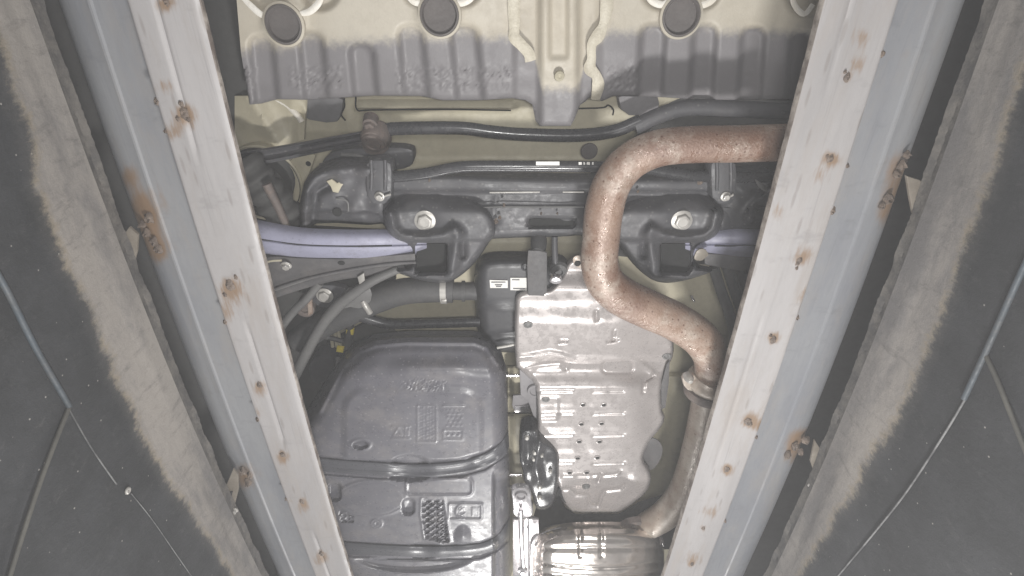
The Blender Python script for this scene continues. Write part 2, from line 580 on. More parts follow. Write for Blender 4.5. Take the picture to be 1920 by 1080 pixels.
def xfit(pts, h):
    P = [at(px, py, h) for px, py in pts]
    y = np.array([p.y for p in P]); x = np.array([p.x for p in P])
    k = np.polyfit(y, x, 2) * .4 + np.concatenate([[0], np.polyfit(y, x, 1)]) * .6     # nearly straight, a slight sag remains
    a, b_ = y.min(), y.max()
    def f(Y):
        Yc = min(max(Y, a), b_)
        v = np.polyval(k, Yc)
        return float(v + (2 * k[0] * Yc + k[1]) * (Y - Yc) * .6)
    return f


SIDES = {
    'left': dict(
        face_in=[(386, 0), (452, 360), (500, 540), (549, 720), (636, 1000), (660, 1080)],
        face_out=[(252, 0), (278, 133), (335, 360), (403, 577), (448, 720), (533, 933), (597, 1080)],
        step=[(187, 0), (217, 143), (280, 360), (317, 477), (400, 720), (480, 910), (560, 1080)],
        beam_out=[(150, 0), (192, 200), (240, 360), (294, 540), (366, 720), (452, 907), (538, 1080)],
        top=[(80, 17), (110, 133), (190, 360), (233, 520), (310, 720), (410, 907), (500, 1080)],
        rag=[(0, 77), (40, 213), (75, 365), (113, 483), (167, 573), (235, 730), (283, 837), (333, 920), (433, 1080)],
        welds=[(345, 212, 15), (432, 535, 17), (487, 722, 9), (530, 852, 9), (567, 940, 9), (603, 1038, 9), (312, 4, 10)],
        nicks=[(291, 190, 12), (411, 603, 10), (476, 785, 9), (534, 934, 7), (307, 245, 8)],
        stains=[(308, 8, 30, 26), (348, 225, 40, 34), (310, 160, 34, 22), (438, 555, 45, 34), (420, 590, 30, 24), (487, 735, 24, 22), (478, 775, 24, 18), (530, 862, 20, 18), (568, 952, 20, 18), (603, 1050, 24, 18), (535, 940, 16, 12), (325, 250, 24, 20)],
        bstains=[(265, 400, 34, 60), (275, 430, 30, 60), (300, 470, 26, 30), (455, 895, 26, 34), (240, 330, 20, 30)]),
    'right': dict(
        face_in=[(1530, 0), (1510, 133), (1456, 360), (1420, 510), (1390, 620), (1358, 720), (1313, 853), (1240, 1080)],
        face_out=[(1672, 0), (1643, 123), (1582, 360), (1557, 440), (1510, 587), (1461, 720), (1415, 840), (1313, 1080)],
        step=[(1735, 0), (1700, 150), (1643, 333), (1580, 547), (1516, 720), (1453, 863), (1352, 1080)],
        beam_out=[(1782, 20), (1745, 200), (1700, 360), (1636, 540), (1566, 720), (1497, 860), (1400, 1060)],
        top=[(1840, 13), (1803, 200), (1750, 364), (1690, 533), (1613, 720), (1570, 820), (1437, 1080)],
        rag=[(1917, 133), (1867, 317), (1847, 360), (1807, 477), (1760, 593), (1710, 710), (1647, 827), (1600, 913), (1500, 1080)],
        welds=[(1588, 145, 10), (1557, 297, 11), (1497, 490, 11), (1450, 637, 10), (1402, 790, 11), (1363, 880, 9), (1318, 990, 7), (1297, 1057, 7)],
        nicks=[(1650, 100, 12), (1562, 395, 13), (1507, 595, 8), (1422, 818, 8), (1356, 975, 7), (1596, 310, 9)],
        stains=[(1607, 120, 26, 26), (1562, 300, 30, 24), (1540, 330, 20, 26), (1512, 475, 30, 26), (1510, 560, 26, 34), (1452, 630, 20, 18), (1412, 785, 28, 24), (1425, 800, 20, 16), (1366, 880, 18, 18), (1332, 960, 30, 20), (1300, 1045, 30, 20), (1458, 400, 16, 30), (1620, 70, 20, 26)],
        bstains=[(1690, 330, 40, 60), (1670, 400, 34, 44), (1700, 90, 20, 30), (1490, 845, 30, 40), (1510, 820, 24, 20)]),
}
H_RAIL, H_BEAM, H_TOP = 0.90, 0.955, 0.915
wallx = {}


def loft(name, rows, mat, parent, label=None, sharp=40, attr=None):
    V, Fc = [], []
    n = len(rows[0])
    for r in rows: V += [tuple(p) for p in r]
    for i in range(len(rows) - 1):
        for j in range(n - 1):
            Fc.append((i * n + j, i * n + j + 1, (i + 1) * n + j + 1, (i + 1) * n + j))
    me_up = sum((Vector(V[f[1]]) - Vector(V[f[0]])).cross(Vector(V[f[3]]) - Vector(V[f[0]])).z for f in Fc[:200])
    if me_up > 0: Fc = [tuple(reversed(f)) for f in Fc]
    return mesh_obj(name, V, Fc, mat, parent, sharp, label, attr)


def proj(P):
    d = Vector(P) - Vector((0, 0, CZ))
    c = d.y * CT + d.z * ST
    return CX + F * d.x / c, CY - F * (-d.y * ST + d.z * CT) / c


def build_side(side):
    S = SIDES[side]; sg = -1 if side == 'left' else 1
    fin, fout = xfit(S['face_in'], H_RAIL), xfit(S['face_out'], H_RAIL)
    stp, bout, top = xfit(S['step'], H_BEAM), xfit(S['beam_out'], H_BEAM + .02), xfit(S['top'], H_TOP - .015)
    wallx[side] = top
    YS = np.linspace(Y0, Y1, 560)

    # ---- rail
    rail = thing('steel_rail', 'white painted steel rail with rusty weld spots on the %s, %s' % (
        side, 'beside the fuel tank' if side == 'left' else 'crossing the rusty exhaust pipe'), 'rail', (fin(1.0), 1.0, CZ + H_RAIL), 'rails under the car')
    nw = 34
    rows = []
    for Y in YS:
        a, b_ = fin(Y), fout(Y)
        r = []
        for j in range(nw + 1):
            u = j / nw
            z = 0.0
            wv = 0.0016 * math.sin(Y * 7 + u * 3) * math.sin(u * 3.1)
            z += wv
            if side == 'left':
                z += .0035 * math.exp(-((u - .60) / .03) ** 2) * (0.5 + .5 * math.tanh(6 * math.sin(Y * 9.0 + .6)))   # broken crease along the face
                z += .004 * (1 - min(1, u / .10)) ** 2
            else:
                z += .002 * math.exp(-((u - .35) / .03) ** 2) * (0.5 + .5 * math.tanh(5 * math.sin(Y * 7.0 + 2)))
            z += .006 * max(0, (u - .95) / .05) ** 2
            r.append(Vector((a + (b_ - a) * u, Y, CZ + H_RAIL + z)))
        rows.append(r)
    allp = [p for r in rows for p in r]
    pp = np.array([proj(p) if p.y > -.3 else (-999, -999) for p in allp])
    st = np.zeros(len(allp))
    for (x, y, rx, ry) in S['stains']:
        st += .52 * np.exp(-(((pp[:, 0] - x) / rx) ** 2 + ((pp[:, 1] - y) / ry) ** 2) * 1.6)
    for (x, y, r) in S['welds']:
        st += .55 * np.exp(-(((pp[:, 0] - x) / r) ** 2 + ((pp[:, 1] - y) / r) ** 2) * .8)
    st += .10 * (smooth_noise(pp[:, 0], pp[:, 1], 160, 3) > .9)
    loft('flange', rows, m_rail, rail, attr={'stain': np.clip(st, 0, 1.1)})
    # thickness of the inner edge and the lip that turns up behind it
    er = []
    for Y in YS[::2]:
        a = fin(Y)
        jit = .0003 * math.sin(Y * 60) + random.uniform(-.0003, .0003)
        er.append([Vector((a, Y, CZ + H_RAIL + (.004 if side == 'left' else 0))), Vector((a - sg * (.0015 + jit), Y, CZ + H_RAIL + .006)),
                   Vector((a - sg * (.001 - jit), Y, CZ + H_RAIL + .015)), Vector((a + sg * .02, Y, CZ + H_RAIL + .017))])
    loft('cut_edge', er, m_railedge, rail, label='rough rusty cut edge of the rail')
    ur = [[Vector((fout(Y), Y, CZ + H_RAIL + .006)), Vector((fout(Y) - sg * .002, Y, CZ + H_RAIL + .03)), Vector((fin(Y) + sg * .02, Y, CZ + H_RAIL + .017))] for Y in YS[::8]]
    loft('web', ur, m_rail, rail)
    for (x, y, r) in S['welds']:
        nugget(x, y, H_RAIL - .0005, r, rail)
        if r > 9:
            for _ in range(3 if r > 12 else 1):
                nugget(x + random.uniform(-.7, .7) * r, y + random.uniform(-1.2, 1.2) * r, H_RAIL - .0003, r * random.uniform(.3, .6), rail)
    for (x, y, r) in S['nicks']:
        q = at(x, y, H_RAIL + .004)
        x, y = proj((fout(q.y) - sg * .002, q.y, q.z))
        nugget(x, y, H_RAIL + .004, r * .8, rail, name='edge_weld', tall=.007)

    # ---- beam behind the rail
    beam = thing('support_beam', 'grey painted steel beam with rounded edge running behind the %s rail' % side, 'beam', (stp(1.0), 1.0, CZ + H_BEAM), 'beams behind the rails')
    rows = []; R = .085
    for Y in YS[::2]:
        a, s_, b_ = fout(Y) - sg * .05, stp(Y), bout(Y)
        r = [Vector((a, Y, CZ + H_BEAM - .004)), Vector((a + (s_ - a) * .5, Y, CZ + H_BEAM - .002)), Vector((s_ - sg * .004, Y, CZ + H_BEAM)),
             Vector((s_ - sg * .001, Y, CZ + H_BEAM - .003)), Vector((s_ + sg * .003, Y, CZ + H_BEAM - .003)), Vector((s_ + sg * .006, Y, CZ + H_BEAM + .002))]
        e = max(abs(b_) - R * .75, abs(s_) + .008) * sg
        for k in range(9):
            t = k / 8 * math.pi / 2
            r.append(Vector((e + sg * R * math.sin(t), Y, CZ + H_BEAM + .003 + R * (1 - math.cos(t)))))
        r.append(Vector((e + sg * R, Y, CZ + H_BEAM + .14)))
        rows.append(r)
    allp = [p for r in rows for p in r]
    pp = np.array([proj(p) if p.y > -.3 else (-999, -999) for p in allp])
    st = np.zeros(len(allp))
    for (x, y, rx, ry) in S['bstains']:
        st += .75 * np.exp(-(((pp[:, 0] - x) / rx) ** 2 + ((pp[:, 1] - y) / ry) ** 2) * 1.3)
    loft('channel', rows, m_beam, beam, attr={'stain': np.clip(st, 0, 1.1)})

    # ---- pit wall
    wall = thing('pit_wall', 'black painted pit wall with a bare concrete band along its top, on the %s' % side, 'wall', (top(1.0), 1.0, 0), 'walls of the pit')
    rp = sorted([(p.y, p.z - CZ) for p in (at_wall(x, y, top) for x, y in S['rag'])])
    ry_, rh_ = [p[0] for p in rp], [p[1] for p in rp]
    rows = []; band = []
    zs = np.concatenate([np.linspace(-1.0, .40, 8), np.linspace(.44, H_TOP - .015, 44)])
    for Y in YS[::3]:
        r = []
        hb = float(np.interp(Y, ry_, rh_))
        for z in zs:
            bul = .006 * math.sin(Y * 5.3 + z * 9) * math.sin(z * 13 + 1)
            step_ = .006 * (1 / (1 + math.exp(-(z - hb) / .004)))     # concrete band stands slightly proud of the coating
            r.append(Vector((top(Y) + sg * bul * (1 if z < .85 else 0) - sg * 0 * step_, Y, CZ + z)))
            band.append(z - hb)
        rows.append(r)
    loft('wall_face', rows, m_wall, wall, attr={'band': band}, sharp=60)
    rows = []
    for Y in YS:
        j1, j2 = .0012 * math.sin(Y * 31 + 2 * math.sin(Y * 13)) + random.uniform(-.0006, .0006), random.uniform(-.001, .001)
        rows.append([Vector((top(Y), Y, CZ + H_TOP - .015)), Vector((top(Y) + sg * (.003 + j1), Y, CZ + H_TOP + j2)), Vector((top(Y) + sg * (.002 - j1), Y, CZ + H_TOP + .014 + j1)),
                     Vector((top(Y) + sg * .03, Y, CZ + H_TOP + .02)), Vector((top(Y) + sg * .30, Y, CZ + H_TOP + .02))])
    loft('wall_edge', rows, m_edge, wall, sharp=25, label='rough broken concrete edge of the pit')


def nugget(px, py, h, r, parent, name='weld_spot', tall=.004):
    c = at(px, py, h); s = msz(px, py, h, r * .62)
    V, Fc = [], []
    ring = 12
    for j, (q, z) in enumerate(((1.15, 0), (.85, .55), (.5, 1.0), (.22, .62))):
        for k in range(ring):
            a = 2 * math.pi * k / ring
            jj = q * s * random.uniform(.72, 1.28)
            V.append(c + Vector((jj * math.cos(a) * .8, jj * math.sin(a) * 1.15, -tall * z * random.uniform(.6, 1.3))))
    for j in range(3):
        for k in range(ring):
            Fc.append((j * ring + k, j * ring + (k + 1) % ring, (j + 1) * ring + (k + 1) % ring, (j + 1) * ring + k))
    Fc.append(tuple(3 * ring + k for k in range(ring)))
    return mesh_obj(name, V, Fc, m_weld, parent, 60)


build_side('left')
build_side('right')


# brackets that tie the beams to the wall tops
def bracket(side, pts, slot, bolt_p, label, welds):
    b = thing('mounting_bracket', label, 'bracket', at(pts[0][0], pts[0][1], .93), 'brackets between beam and wall')
    plate('bracket_plate', pts, .93, .006, m_bracket, b, .001)
    if slot: plate('slot', slot, .9275, .002, m_hole, b, 0)
    bolt(bolt_p[0], bolt_p[1], .918, bolt_p[2], m_steel, b)
    for x, y, r in welds:
        nugget(x, y, .957, r, b, 'weld_bead', .012)


bracket('left', [(242, 426), (258, 440), (256, 472), (247, 506), (230, 500), (216, 462)], [(226, 478), (235, 472), (238, 478), (230, 496)], (240, 512, 7),
        'small rusty steel bracket with a slot beside the left concrete band, upper of two', [(281, 408, 14), (276, 436, 11), (290, 452, 13), (298, 466, 12), (268, 420, 9)])
bracket('left', [(437, 880), (446, 892), (447, 917), (438, 953), (427, 940), (421, 917)], [(432, 922), (436, 922), (431, 940), (427, 940)], (441, 956, 6),
        'small steel bracket with a thin slot beside the left concrete band, lower of two', [(457, 882, 11), (470, 890, 10), (466, 904, 10)])
bracket('right', [(1700, 330), (1725, 338), (1740, 355), (1745, 375), (1738, 400), (1724, 420), (1712, 400), (1706, 370)], [(1731, 392), (1737, 386), (1739, 396), (1733, 402)], (1724, 422, 6),
        'rusty rounded steel bracket beside the right concrete band, upper of two', [(1690, 310, 13), (1664, 372, 15), (1698, 290, 9), (1680, 326, 10), (1652, 385, 9)])
bracket('right', [(1528, 826), (1540, 845), (1547, 863), (1533, 890), (1527, 886), (1520, 866)], [(1536, 872), (1540, 868), (1538, 882), (1533, 884)], (1519, 909, 5),
        'small rusty steel bracket beside the right concrete band, lower of two', [(1510, 824, 11), (1476, 852, 13), (1490, 836, 12), (1500, 846, 10)])


# cables fixed to the pit walls
def cable(name, side, px, r, mat, label):
    W = []
    for x, y in px:
        p = at_wall(x, y, wallx[side])
        p.x += (1 if side == 'left' else -1) * r
        W.append(p)
    o = tube_w(name, W, r, mat, None, 6, 10)
    return tag(o, label, 'cable', 'cables on the pit walls')


cable('conduit', 'left', [(-60, 440), (0, 532), (60, 650), (125, 762)], .0045, m_cable, 'blue conduit running along the black wall on the left')
cable('cable', 'left', [(125, 765), (95, 840), (62, 930), (20, 1060), (0, 1130)], .0035, m_cable2, 'dirty tan cable slanting down the black wall on the left')
cable('wire', 'left', [(125, 762), (170, 840), (217, 908)], .0014, m_wire, 'thin pale wire on the left wall between conduit and screw')
cable('wire', 'left', [(245, 925), (285, 975), (330, 1040), (372, 1100)], .001, m_wire, 'thin pale wire on the left wall below the screw')
cable('conduit', 'right', [(1970, 410), (1918, 517), (1858, 650), (1812, 748)], .0045, m_cable, 'blue conduit running along the black wall on the right')
cable('wire', 'right', [(1812, 748), (1773, 813), (1703, 920), (1640, 1000), (1573, 1080), (1540, 1125)], .0018, m_wire, 'thin pale wire continuing down the right wall from the blue conduit')
cable('cable', 'right', [(1852, 665), (1877, 720), (1917, 820), (1950, 900)], .0035, m_cable2, 'dirty grey cable slanting down the black wall on the right')
p = at_wall(238, 920, wallx['left'])
sc = thing('wall_screw', 'bright round screw in the black wall on the left', 'screw', p)
V, Fc = [], []
for j, (rr, d) in enumerate(((.007, 0), (.007, .002), (.005, .0035), (.003, .003), (.001, .0025))):
    for k in range(16):
        a = 2 * math.pi * k / 16
        V.append(p + Vector((d + .001, rr * math.cos(a), rr * math.sin(a))))
for j in range(4):
    for k in range(16): Fc.append((j * 16 + k, j * 16 + (k + 1) % 16, (j + 1) * 16 + (k + 1) % 16, (j + 1) * 16 + k))
mesh_obj('screw_head', V, Fc, m_steel, sc, 40)

# ------------------------------------------------------------------ the car, seen from below
car = thing('car', 'underside of a car above the pit with fuel tank, exhaust pipe and rear suspension', 'car', (0, .8, CZ + .93))

# -- dark sheets outside the rails, added to put shade into the wall gaps
for sg, nm in ((-1, 'left'), (1, 'right')):
    V = []
    for X, z in ((.80, 1.42), (.84, 1.24), (.86, 1.20), (1.0, 1.19), (1.3, 1.18)):
        for Y in np.linspace(Y0, Y1, 12): V.append((sg * X, Y, CZ + z))
    Fc = [(i * 12 + j, i * 12 + j + 1, (i + 1) * 12 + j + 1, (i + 1) * 12 + j) for i in range(4) for j in range(11)]
    mesh_obj('gap_shade_sheet', V, Fc, m_darkgap, car, 40)


# -- floor pan
def pan_fn(X, Y, D):
    z = .012 * smooth_noise(X, Y, 260, 5) * .25
    z += .020 * sm(Y, 252, 258) - .020 * sm(Y, 300, 312)          # cross beam
    z -= .022 * sm(Y, 188, 196) * (1 - sm(Y, 206, 210)) * sm(X, 664, 670) * (1 - sm(X, 960, 975))
    z -= .015 * sm(Y, 440, 452) * (1 - sm(Y, 470, 490))
    z -= .02 * ridge(Y - 704, 5) + .012 * ridge(Y - 735, 6)
    z -= .025 * sm(Y, 742, 760) * sm(X, 940, 960) * (1 - sm(X, 1010, 1030))
    z -= .012 * ridge(Y - 880, 5) * sm(X, 1100, 1150)
    z -= .03 * sm(X, 1246, 1262) * sm(Y, 690, 720) * (1 - .5 * sm(X, 1290, 1330))
    z -= .008 * ridge(d_poly(X, Y, [(645, 186), (645, 205), (655, 222), (650, 240)]), 5)
    return z


pan = relief('floor_pan', [(380, 150), (1560, 150), (1560, 1250), (380, 1250)], 1.37, pan_fn, m_cream, car, 8, skirt=0.02, label='beige primed floor of the car body')
for seg in ([(667, 180), (670, 206), (700, 206), (830, 205), (958, 207)], [(1060, 204), (1128, 202), (1140, 197), (1150, 205), (1149, 216)], [(645, 186), (646, 200), (640, 215), (648, 226)]):
    tube('seam', [(x, y, 1.349) for x, y in seg], 1.5, m_hole, pan, 4, 6)
plate('recess', [(558, 178), (645, 178), (640, 215), (628, 233), (562, 222)], 1.345, .02, M('recess_grey', srgb(110, 109, 111), srgb(100, 99, 100), 6, .5, .6, .8), pan, .003, 1)
# conical stamping at the upper left
relief('side_member', [(440, 180), (575, 180), (570, 262), (500, 285), (440, 300)], 1.305,
       lambda X, Y, D: .03 * sm((X - 470) - .55 * (Y - 190), -10, 40) * 0 + .025 * np.abs(np.sin((X - .6 * Y) * .035)) + .02 * sm(X, 545, 566), m_cream, car, 6, label='beige stamped side member')
tube('sealant_highlight_bead', [(500, 180, 1.34), (535, 195, 1.335), (556, 214, 1.33), (566, 228, 1.33)], 6, m_seal_highlight, car, 5, 8)
# dark areas behind the suspension
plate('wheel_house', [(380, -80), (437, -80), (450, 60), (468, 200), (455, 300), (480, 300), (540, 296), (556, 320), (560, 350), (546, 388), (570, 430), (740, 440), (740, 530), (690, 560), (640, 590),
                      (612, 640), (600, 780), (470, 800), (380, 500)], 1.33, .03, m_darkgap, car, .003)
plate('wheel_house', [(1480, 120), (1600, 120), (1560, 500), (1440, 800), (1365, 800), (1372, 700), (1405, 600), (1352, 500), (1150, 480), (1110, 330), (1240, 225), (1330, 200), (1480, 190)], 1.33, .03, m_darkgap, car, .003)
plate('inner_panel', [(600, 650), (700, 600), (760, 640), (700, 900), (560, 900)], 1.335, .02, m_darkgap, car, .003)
plate('reinforcement', [(536, 300), (594, 284), (585, 312), (572, 345), (566, 385), (540, 392), (553, 352), (553, 328)], 1.30, .006, m_cream, car, .002, 1)
lathe('hole', 578, 307, 1.2995, [(5, 0), (4.5, .0004)], m_hole, car, 14)


# -- ribbed floor panel at the top
RIBS = [(471, 518, 66), (565, 612, 58), (658, 705, 82), (752, 801, 46), (850, 903, 46), (1196, 1246, 44), (1294, 1341, 44), (1385, 1432, 50), (1476, 1522, 58)]


def trunk_fn(X, Y, D):
    z = np.zeros(X.shape)
    Xs = X
    for a, b_, y0 in RIBS:
        lean = (Y - 130) * (.10 if a < 900 else -.06)
        dd = d_rrect(Xs - lean, Y, a, y0, b_, 420, 20)
        z += .020 * sm(-dd, -6, 10)
    # central channel between the sealant beads
    z -= .018 * sm(X, 1004, 1020) * (1 - sm(X, 1076, 1092))
    z += .012 * sm(X, 1028, 1034) * (1 - sm(X, 1060, 1068)) * (1 - sm(Y, 100, 118))
    z += .010 * sm(X, 958, 972) * (1 - sm(X, 1110, 1136))
    z += .022 * sm(Y, 70, 190) ** 2
    for cx, cy, r in ((532, 42, 36), (824, 26, 38), (1277, 28, 37)):
        d = np.hypot(X - cx, Y - cy) - r
        z -= .006 * ridge(d, 7)
    for cx, cy in ((500, -18), (600, -18), (790, -25), (866, -25), (1240, -20), (1315, -20), (1510, -10)):
        d = np.hypot((X - cx), Y - cy) - 40
        z += .022 * sm(-d, -4, 14)
    # flange wobble along the lower rim
    z += .006 * sm(8 - D, 0, 8) * (Y > 120)
    # chalky blistered undercoat
    blot = ((X > 545) & (X < 640)) | ((X > 745) & (X < 960)) | ((X > 455) & (X < 482)) | ((X > 1140) & (X < 1200))
    blot = blot * sm(Y, 118, 132) * (1 - sm(Y, 162, 176))
    z -= .0024 * blot * np.clip(rng.normal(0, 1, X.shape), -1.2, 1.5)
    return z


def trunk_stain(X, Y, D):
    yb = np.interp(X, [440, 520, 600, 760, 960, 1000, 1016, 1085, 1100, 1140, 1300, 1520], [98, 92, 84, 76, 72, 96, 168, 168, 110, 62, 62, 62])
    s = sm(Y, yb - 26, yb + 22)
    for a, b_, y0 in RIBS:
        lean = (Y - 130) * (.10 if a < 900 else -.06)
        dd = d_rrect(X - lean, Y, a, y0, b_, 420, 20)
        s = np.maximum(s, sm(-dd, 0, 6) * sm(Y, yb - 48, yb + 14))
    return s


TR = [(436, -90), (1560, -90), (1540, 190), (1480, 186), (1330, 188), (1240, 182), (1150, 180), (1128, 190), (1110, 178), (1098, 190), (1088, 196), (1076, 226), (1070, 236), (1012, 236), (1004, 226), (998, 196), (985, 188), (960, 184),
      (900, 188), (830, 188), (790, 180), (700, 179), (640, 183), (575, 187), (520, 186), (490, 194), (468, 196), (452, 100)]
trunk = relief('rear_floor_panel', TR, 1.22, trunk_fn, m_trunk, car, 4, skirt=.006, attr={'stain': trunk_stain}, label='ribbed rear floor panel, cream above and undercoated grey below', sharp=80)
for cx, cy, r in ((532, 46, 31), (824, 28, 33), (1277, 30, 32)):
    lathe('plug', cx, cy, 1.210, [(r + 4, -.002), (r + 3, .004), (r, .005), (r - 2, .001), (r - 3, -.004), (r * .6, -.003), (r * .3, -.0045), (1, -.004)], m_plug, trunk, 40, label='round grey rubber drain plug')
    lathe('plug_rim', cx, cy, 1.2115, [(r + 9, -.004), (r + 8, .002), (r + 4, .0045), (r + 3, .001)], m_trunk, trunk, 40, cap=False)
for pts in ([(963, -20), (965, 20), (963, 55), (966, 70), (978, 84), (990, 100), (993, 114)], [(1137, -20), (1138, 15), (1133, 45), (1122, 66), (1110, 84), (1108, 110), (1106, 128), (1116, 142), (1120, 160), (1118, 186)]):
    rr = [random.uniform(8, 12) for _ in pts]
    tube('sealant_highlight_bead', [(x + random.uniform(-2, 2), y, 1.212 + .035 * max(0, (y - 70) / 120) ** 2) for x, y in pts], [q * 1.1 for q in rr], m_bead, trunk, 6, 10, label='thick cream sealant bead', flat=.32)
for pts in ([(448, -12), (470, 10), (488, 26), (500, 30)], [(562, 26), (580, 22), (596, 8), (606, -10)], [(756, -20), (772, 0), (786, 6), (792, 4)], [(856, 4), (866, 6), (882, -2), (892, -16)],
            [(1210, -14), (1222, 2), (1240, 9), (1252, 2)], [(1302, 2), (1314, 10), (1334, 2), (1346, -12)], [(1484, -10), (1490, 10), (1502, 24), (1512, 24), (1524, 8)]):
    tube('sealant_highlight_bead', [(x, y, 1.214) for x, y in pts], [4, 6, 6, 4] if len(pts) == 4 else 5, m_seal_highlight, trunk, 6, 10, flat=.5)  # top arcs: bright highlight of the stamped rims, painted as white beads
lathe('stud', 1049, 143, 1.205, [(10, -.004), (9, .003), (5, .005), (2, .003)], m_cream, trunk, 20)
lathe('stud_hole', 1049, 149, 1.2035, [(6, 0), (5, .001)], m_hole, trunk, 16, ry=.5)

# -- upper links and rear stabiliser
plate('bracket', [(1158, 172), (1232, 176), (1238, 200), (1222, 218), (1166, 216)], 1.31, .03, m_under, car, .003, 1, label='dark grey body bracket')
tube('brake_line', [(1236, 214, 1.27), (1262, 194, 1.27), (1300, 186, 1.27), (1400, 190, 1.27), (1520, 196, 1.27)], 4, m_rod, car)
tube('upper_link', [(1190, 238, 1.25), (1238, 216, 1.25), (1290, 202, 1.25), (1380, 204, 1.25), (1540, 212, 1.25)], 15, m_black, car, 6, 14, label='black upper link behind the exhaust pipe')
tube('stabiliser_bar', [(718, 246, 1.25), (745, 241, 1.25), (860, 240, 1.25), (920, 247, 1.25), (980, 252, 1.25), (1080, 254, 1.25), (1150, 246, 1.25), (1200, 226, 1.25)], 12, m_gloss, car, 7, 16, label='upper glossy black bar across the car')
strip('upper_arm', [(430, 290, 1.24), (520, 276, 1.24), (600, 262, 1.24), (690, 246, 1.24)], [(430, 318, 1.24), (520, 303, 1.24), (600, 286, 1.24), (690, 268, 1.24)], m_black, car,
      lambda u, s: -.012 * math.exp(-((u - .8) / .12) ** 2) - .010 * math.exp(-((u - .1) / .12) ** 2) + .01 * math.sin(math.pi * u), 8, 14, .012, label='black stamped upper arm on the left')
uj = lathe('link_bushing', 702, 262, 1.225, [(26, -.03), (27, .0), (24, .008), (22, .009), (21, .014), (15, .015), (13, .012), (4, .012)], m_rustjoint, car, 26, label='rusty brown link bushing', tilt=(.5, .1))
plate('bushing_bracket', [(678, 232), (728, 232), (732, 292), (676, 292)], 1.245, .03, m_rustjoint, car, .006, 2, label='rusty bushing bracket')
lathe('nut', 694, 232, 1.225, [(14, -.02), (14, .004), (11, .006, 1), (10, .014, 1), (6, .016), (2, .015)], m_rustjoint, car, 24, tilt=(.5, 0))
plate('spring_cover', [(625, 282), (680, 276), (770, 276), (778, 292), (770, 318), (700, 322), (600, 322), (604, 300)], 1.25, .04, m_black, car, .006, 2)
tube('brake_pipe', [(600, 310, 1.235), (660, 306, 1.235), (700, 296, 1.23), (730, 300, 1.23)], 4, m_rod, car)
tube('brake_pipe', [(640, 290, 1.235), (672, 292, 1.23), (690, 300, 1.23)], 4, m_rod, car)

# -- left spring seat (round) behind the rail
ss = lathe('spring_seat', 486, 352, 1.27, [(74, -.06), (74, -.03), (69, -.025), (66, -.035), (52, -.035), (50, .0), (40, .01), (36, -.01), (22, -.012), (20, .006), (6, .006)], m_darkgap, car, 40, label='round dark spring seat behind the left rail')
lathe('seat_rim', 486, 352, 1.27, [(75, -.055), (75, -.026), (72.5, -.0235), (70, -.026), (70, -.035)], m_cream, ss, 40, cap=False)
BL = [(452 + 9.0 * k, 300 + 11.5 * k, 1.215) for k in range(11)]
tube('damper_boot', BL, [38 if k % 2 else 31 for k in range(11)], m_darkgap, car, 5, 26, label='dark ribbed rubber boot behind the left rail')
tube('damper_rod', [(500, 345, 1.17), (520, 385, 1.17), (538, 425, 1.17)], [9, 8, 7], m_rustjoint, car, 5, 12)

# -- rear subframe
H_SF = 1.16


def cross_fn(X, Y, D):
    z = .05 * (1 - np.sqrt(np.clip(1 - (1 - np.clip(D / 16, 0, 1)) ** 2, 0, 1)))
    z += .016 * sm(Y, 356, 361) - .014 * sm(Y, 384, 390)
    z += .006 * smooth_noise(X, Y, 120, 9) * .4
    z += .016 * (1 - sm(d_rrect(X, Y, 990, 407, 1080, 427, 9), -1, 3))
    z -= .004 * ridge(d_poly(X, Y, [(930, 370), (925, 395), (930, 440)]), 4)
    z += .012 * ridge(np.hypot(X - 928, Y - 417), 7)
    z -= .006 * ridge(Y - 437, 5)
    return z


sf = relief('rear_subframe', [(700, 330), (800, 322), (1000, 330), (1250, 330), (1480, 322), (1480, 436), (1330, 440), (1200, 446), (1100, 446), (1085, 440), (1060, 444), (935, 446), (900, 452), (840, 450), (700, 430)], H_SF, cross_fn, m_black, car, 4, 1, .02, label='black pressed steel rear subframe')
plate('slot', chaikin([(994, 409), (1076, 409), (1080, 417), (1076, 426), (994, 426), (990, 417)], 2), H_SF + .017, .002, m_hole, sf, 0)


